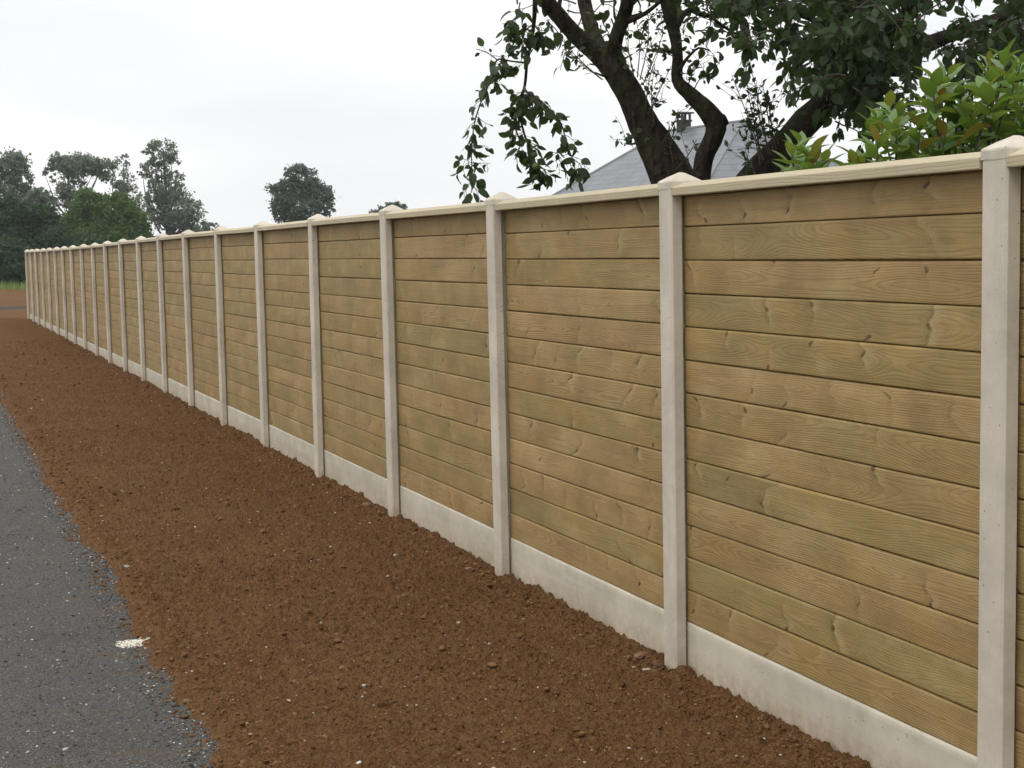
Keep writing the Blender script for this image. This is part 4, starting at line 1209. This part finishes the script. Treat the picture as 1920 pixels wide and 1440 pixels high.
bgtree('hedge_tree', 'dark green dense tree at the far left beyond the grass', 'tree', 20, 96, (20, 400),
       [(20, 415, 60, 44, 1.6), (-45, 420, 50, 50, 1.2), (75, 425, 38, 42, 1.0), (10, 470, 80, 45, 1.8), (100, 460, 40, 40, 1)], MG2, 32000, 0.105, 9, clump=0.198, sub=110)
bgtree('bush', 'mid-green rounded bush in front of the tall trees', 'bush', 195, 102, (195, 380),
       [(170, 390, 34, 32, 1.2), (215, 400, 48, 34, 1.4), (255, 425, 32, 28, .9), (140, 430, 34, 36, 1), (205, 450, 75, 36, 1.6), (160, 365, 16, 12, .3)], MG3, 34000, 0.093, 7, clump=0.198, sub=110)
bgtree('bush', 'low darker bush at the far left edge above the grass strip', 'bush', 15, 92, (15, 470),
       [(15, 478, 46, 26, 1.2), (60, 492, 34, 26, 1.0), (20, 510, 70, 22, 1.2)], MG2, 18000, 0.093, 6, clump=0.211, sub=90)
bgtree('bush', 'dark bush behind the far end of the fence', 'bush', 120, 94, (120, 460),
       [(105, 470, 40, 40, 1.2), (150, 475, 50, 34, 1.2), (90, 505, 60, 26, 1)], MG2, 18000, 0.099, 6, clump=0.211, sub=90)

# tall grass beyond the bare earth
k = 26000
gx = rng.random(k)*150-75; gy = 77.5 + rng.random(k)**1.2*11
hh = (0.24+0.32*rng.random(k)) * (0.55+0.9*fbm(gx*0.25, gy*0.25, 33, 3))
gx0 = gx - 24
P = np.stack([gx0, gy, np.full(k, -0.05)], -1)
a = rng.random(k)*6.283; wv = np.stack([np.cos(a), np.sin(a), a*0], -1)*0.035
tip = P + np.stack([rng.standard_normal(k)*0.10, rng.standard_normal(k)*0.10, hh*1.25], -1)
Q = np.stack([P-wv, P+wv, tip], 1)
gr = mesh_obj('tall_grass', Q.reshape(-1, 3), np.arange(k*3).reshape(-1, 3), mat_bg_leaf('long_grass', (0.075, 0.150, 0.030), (0.24, 0.32, 0.10)),
              attrs={'seed': ('FLOAT', np.repeat(rng.random(k), 3))})
tag(gr, 'strip of long green grass at the end of the bare earth', 'grass', kind='stuff')
# weeds and straw bits at the foot of the fence and on the road edge
k = 900
t = 4 + 22*rng.random(k)**1.5; n = np.where(rng.random(k) < 0.6, D_F-0.02-0.10*rng.random(k)**2, EDGE+0.12*rng.standard_normal(k))
cl_ = fbm(t*1.5, n*1.5, 77, 3) > 0.50; t, n = t[cl_], n[cl_]; k = len(t)
P = np.stack([n, t, soil_z(t, n)], -1)
a = rng.random(k)*6.283; wv = np.stack([np.cos(a), np.sin(a), a*0], -1)*0.0012
tip = P + np.stack([rng.standard_normal(k)*0.014, rng.standard_normal(k)*0.014, 0.012+0.028*rng.random(k)], -1)
ws = mesh_obj('dry_stalks', np.stack([P-wv, P+wv, tip], 1).reshape(-1, 3), np.arange(k*3).reshape(-1, 3), mat_plain('straw', (0.24, 0.17, 0.085), 0.8, 30, 0.3))
ws.rotation_euler = (0, 0, TH)
tag(ws, 'short dry stalks sticking out of the soil along the fence and road edge', 'stalks', kind='stuff')
# a far wood closing the horizon
k = 30000
an = rng.random(k)*math.radians(110)-math.radians(55)
dd = 330 + 40*rng.random(k)
top = 7 + 7*fbm(an*16, an*0, 50, 4)
P = np.stack([np.sin(an)*dd, np.cos(an)*dd, rng.random(k)**0.7*top*0.60], -1)
a = rng.standard_normal((k, 3)); a /= np.linalg.norm(a, axis=1)[:, None]; b = np.cross(a, rng.standard_normal((k, 3))); b /= np.linalg.norm(b, axis=1)[:, None]
Q = np.stack([P-a*1.1, P-b*0.8, P+a*1.1, P+b*0.8], 1)
fw = mesh_obj('far_wood', Q.reshape(-1, 3), np.arange(k*4).reshape(-1, 4), MG4, attrs={'seed': ('FLOAT', np.repeat(rng.random(k), 4))})
tag(fw, 'distant low line of woodland along the horizon', 'woodland', kind='stuff')

# damp air: far trees fade a little
hz = MB(); hz.box((-450, -70, -1.2), (450, 570, 22))
g = G('damp_air')
pv_ = g.t.nodes.new("ShaderNodeVolumePrincipled"); pv_.inputs['Color'].default_value = (0.86, 0.90, 0.95, 1)
pv_.inputs['Density'].default_value = 0.0004; pv_.inputs['Anisotropy'].default_value = 0.2
g.t.links.new(pv_.outputs[0], g.out.inputs['Volume'])
hzo = hz.build('haze', g.m); tag(hzo, kind='stuff')
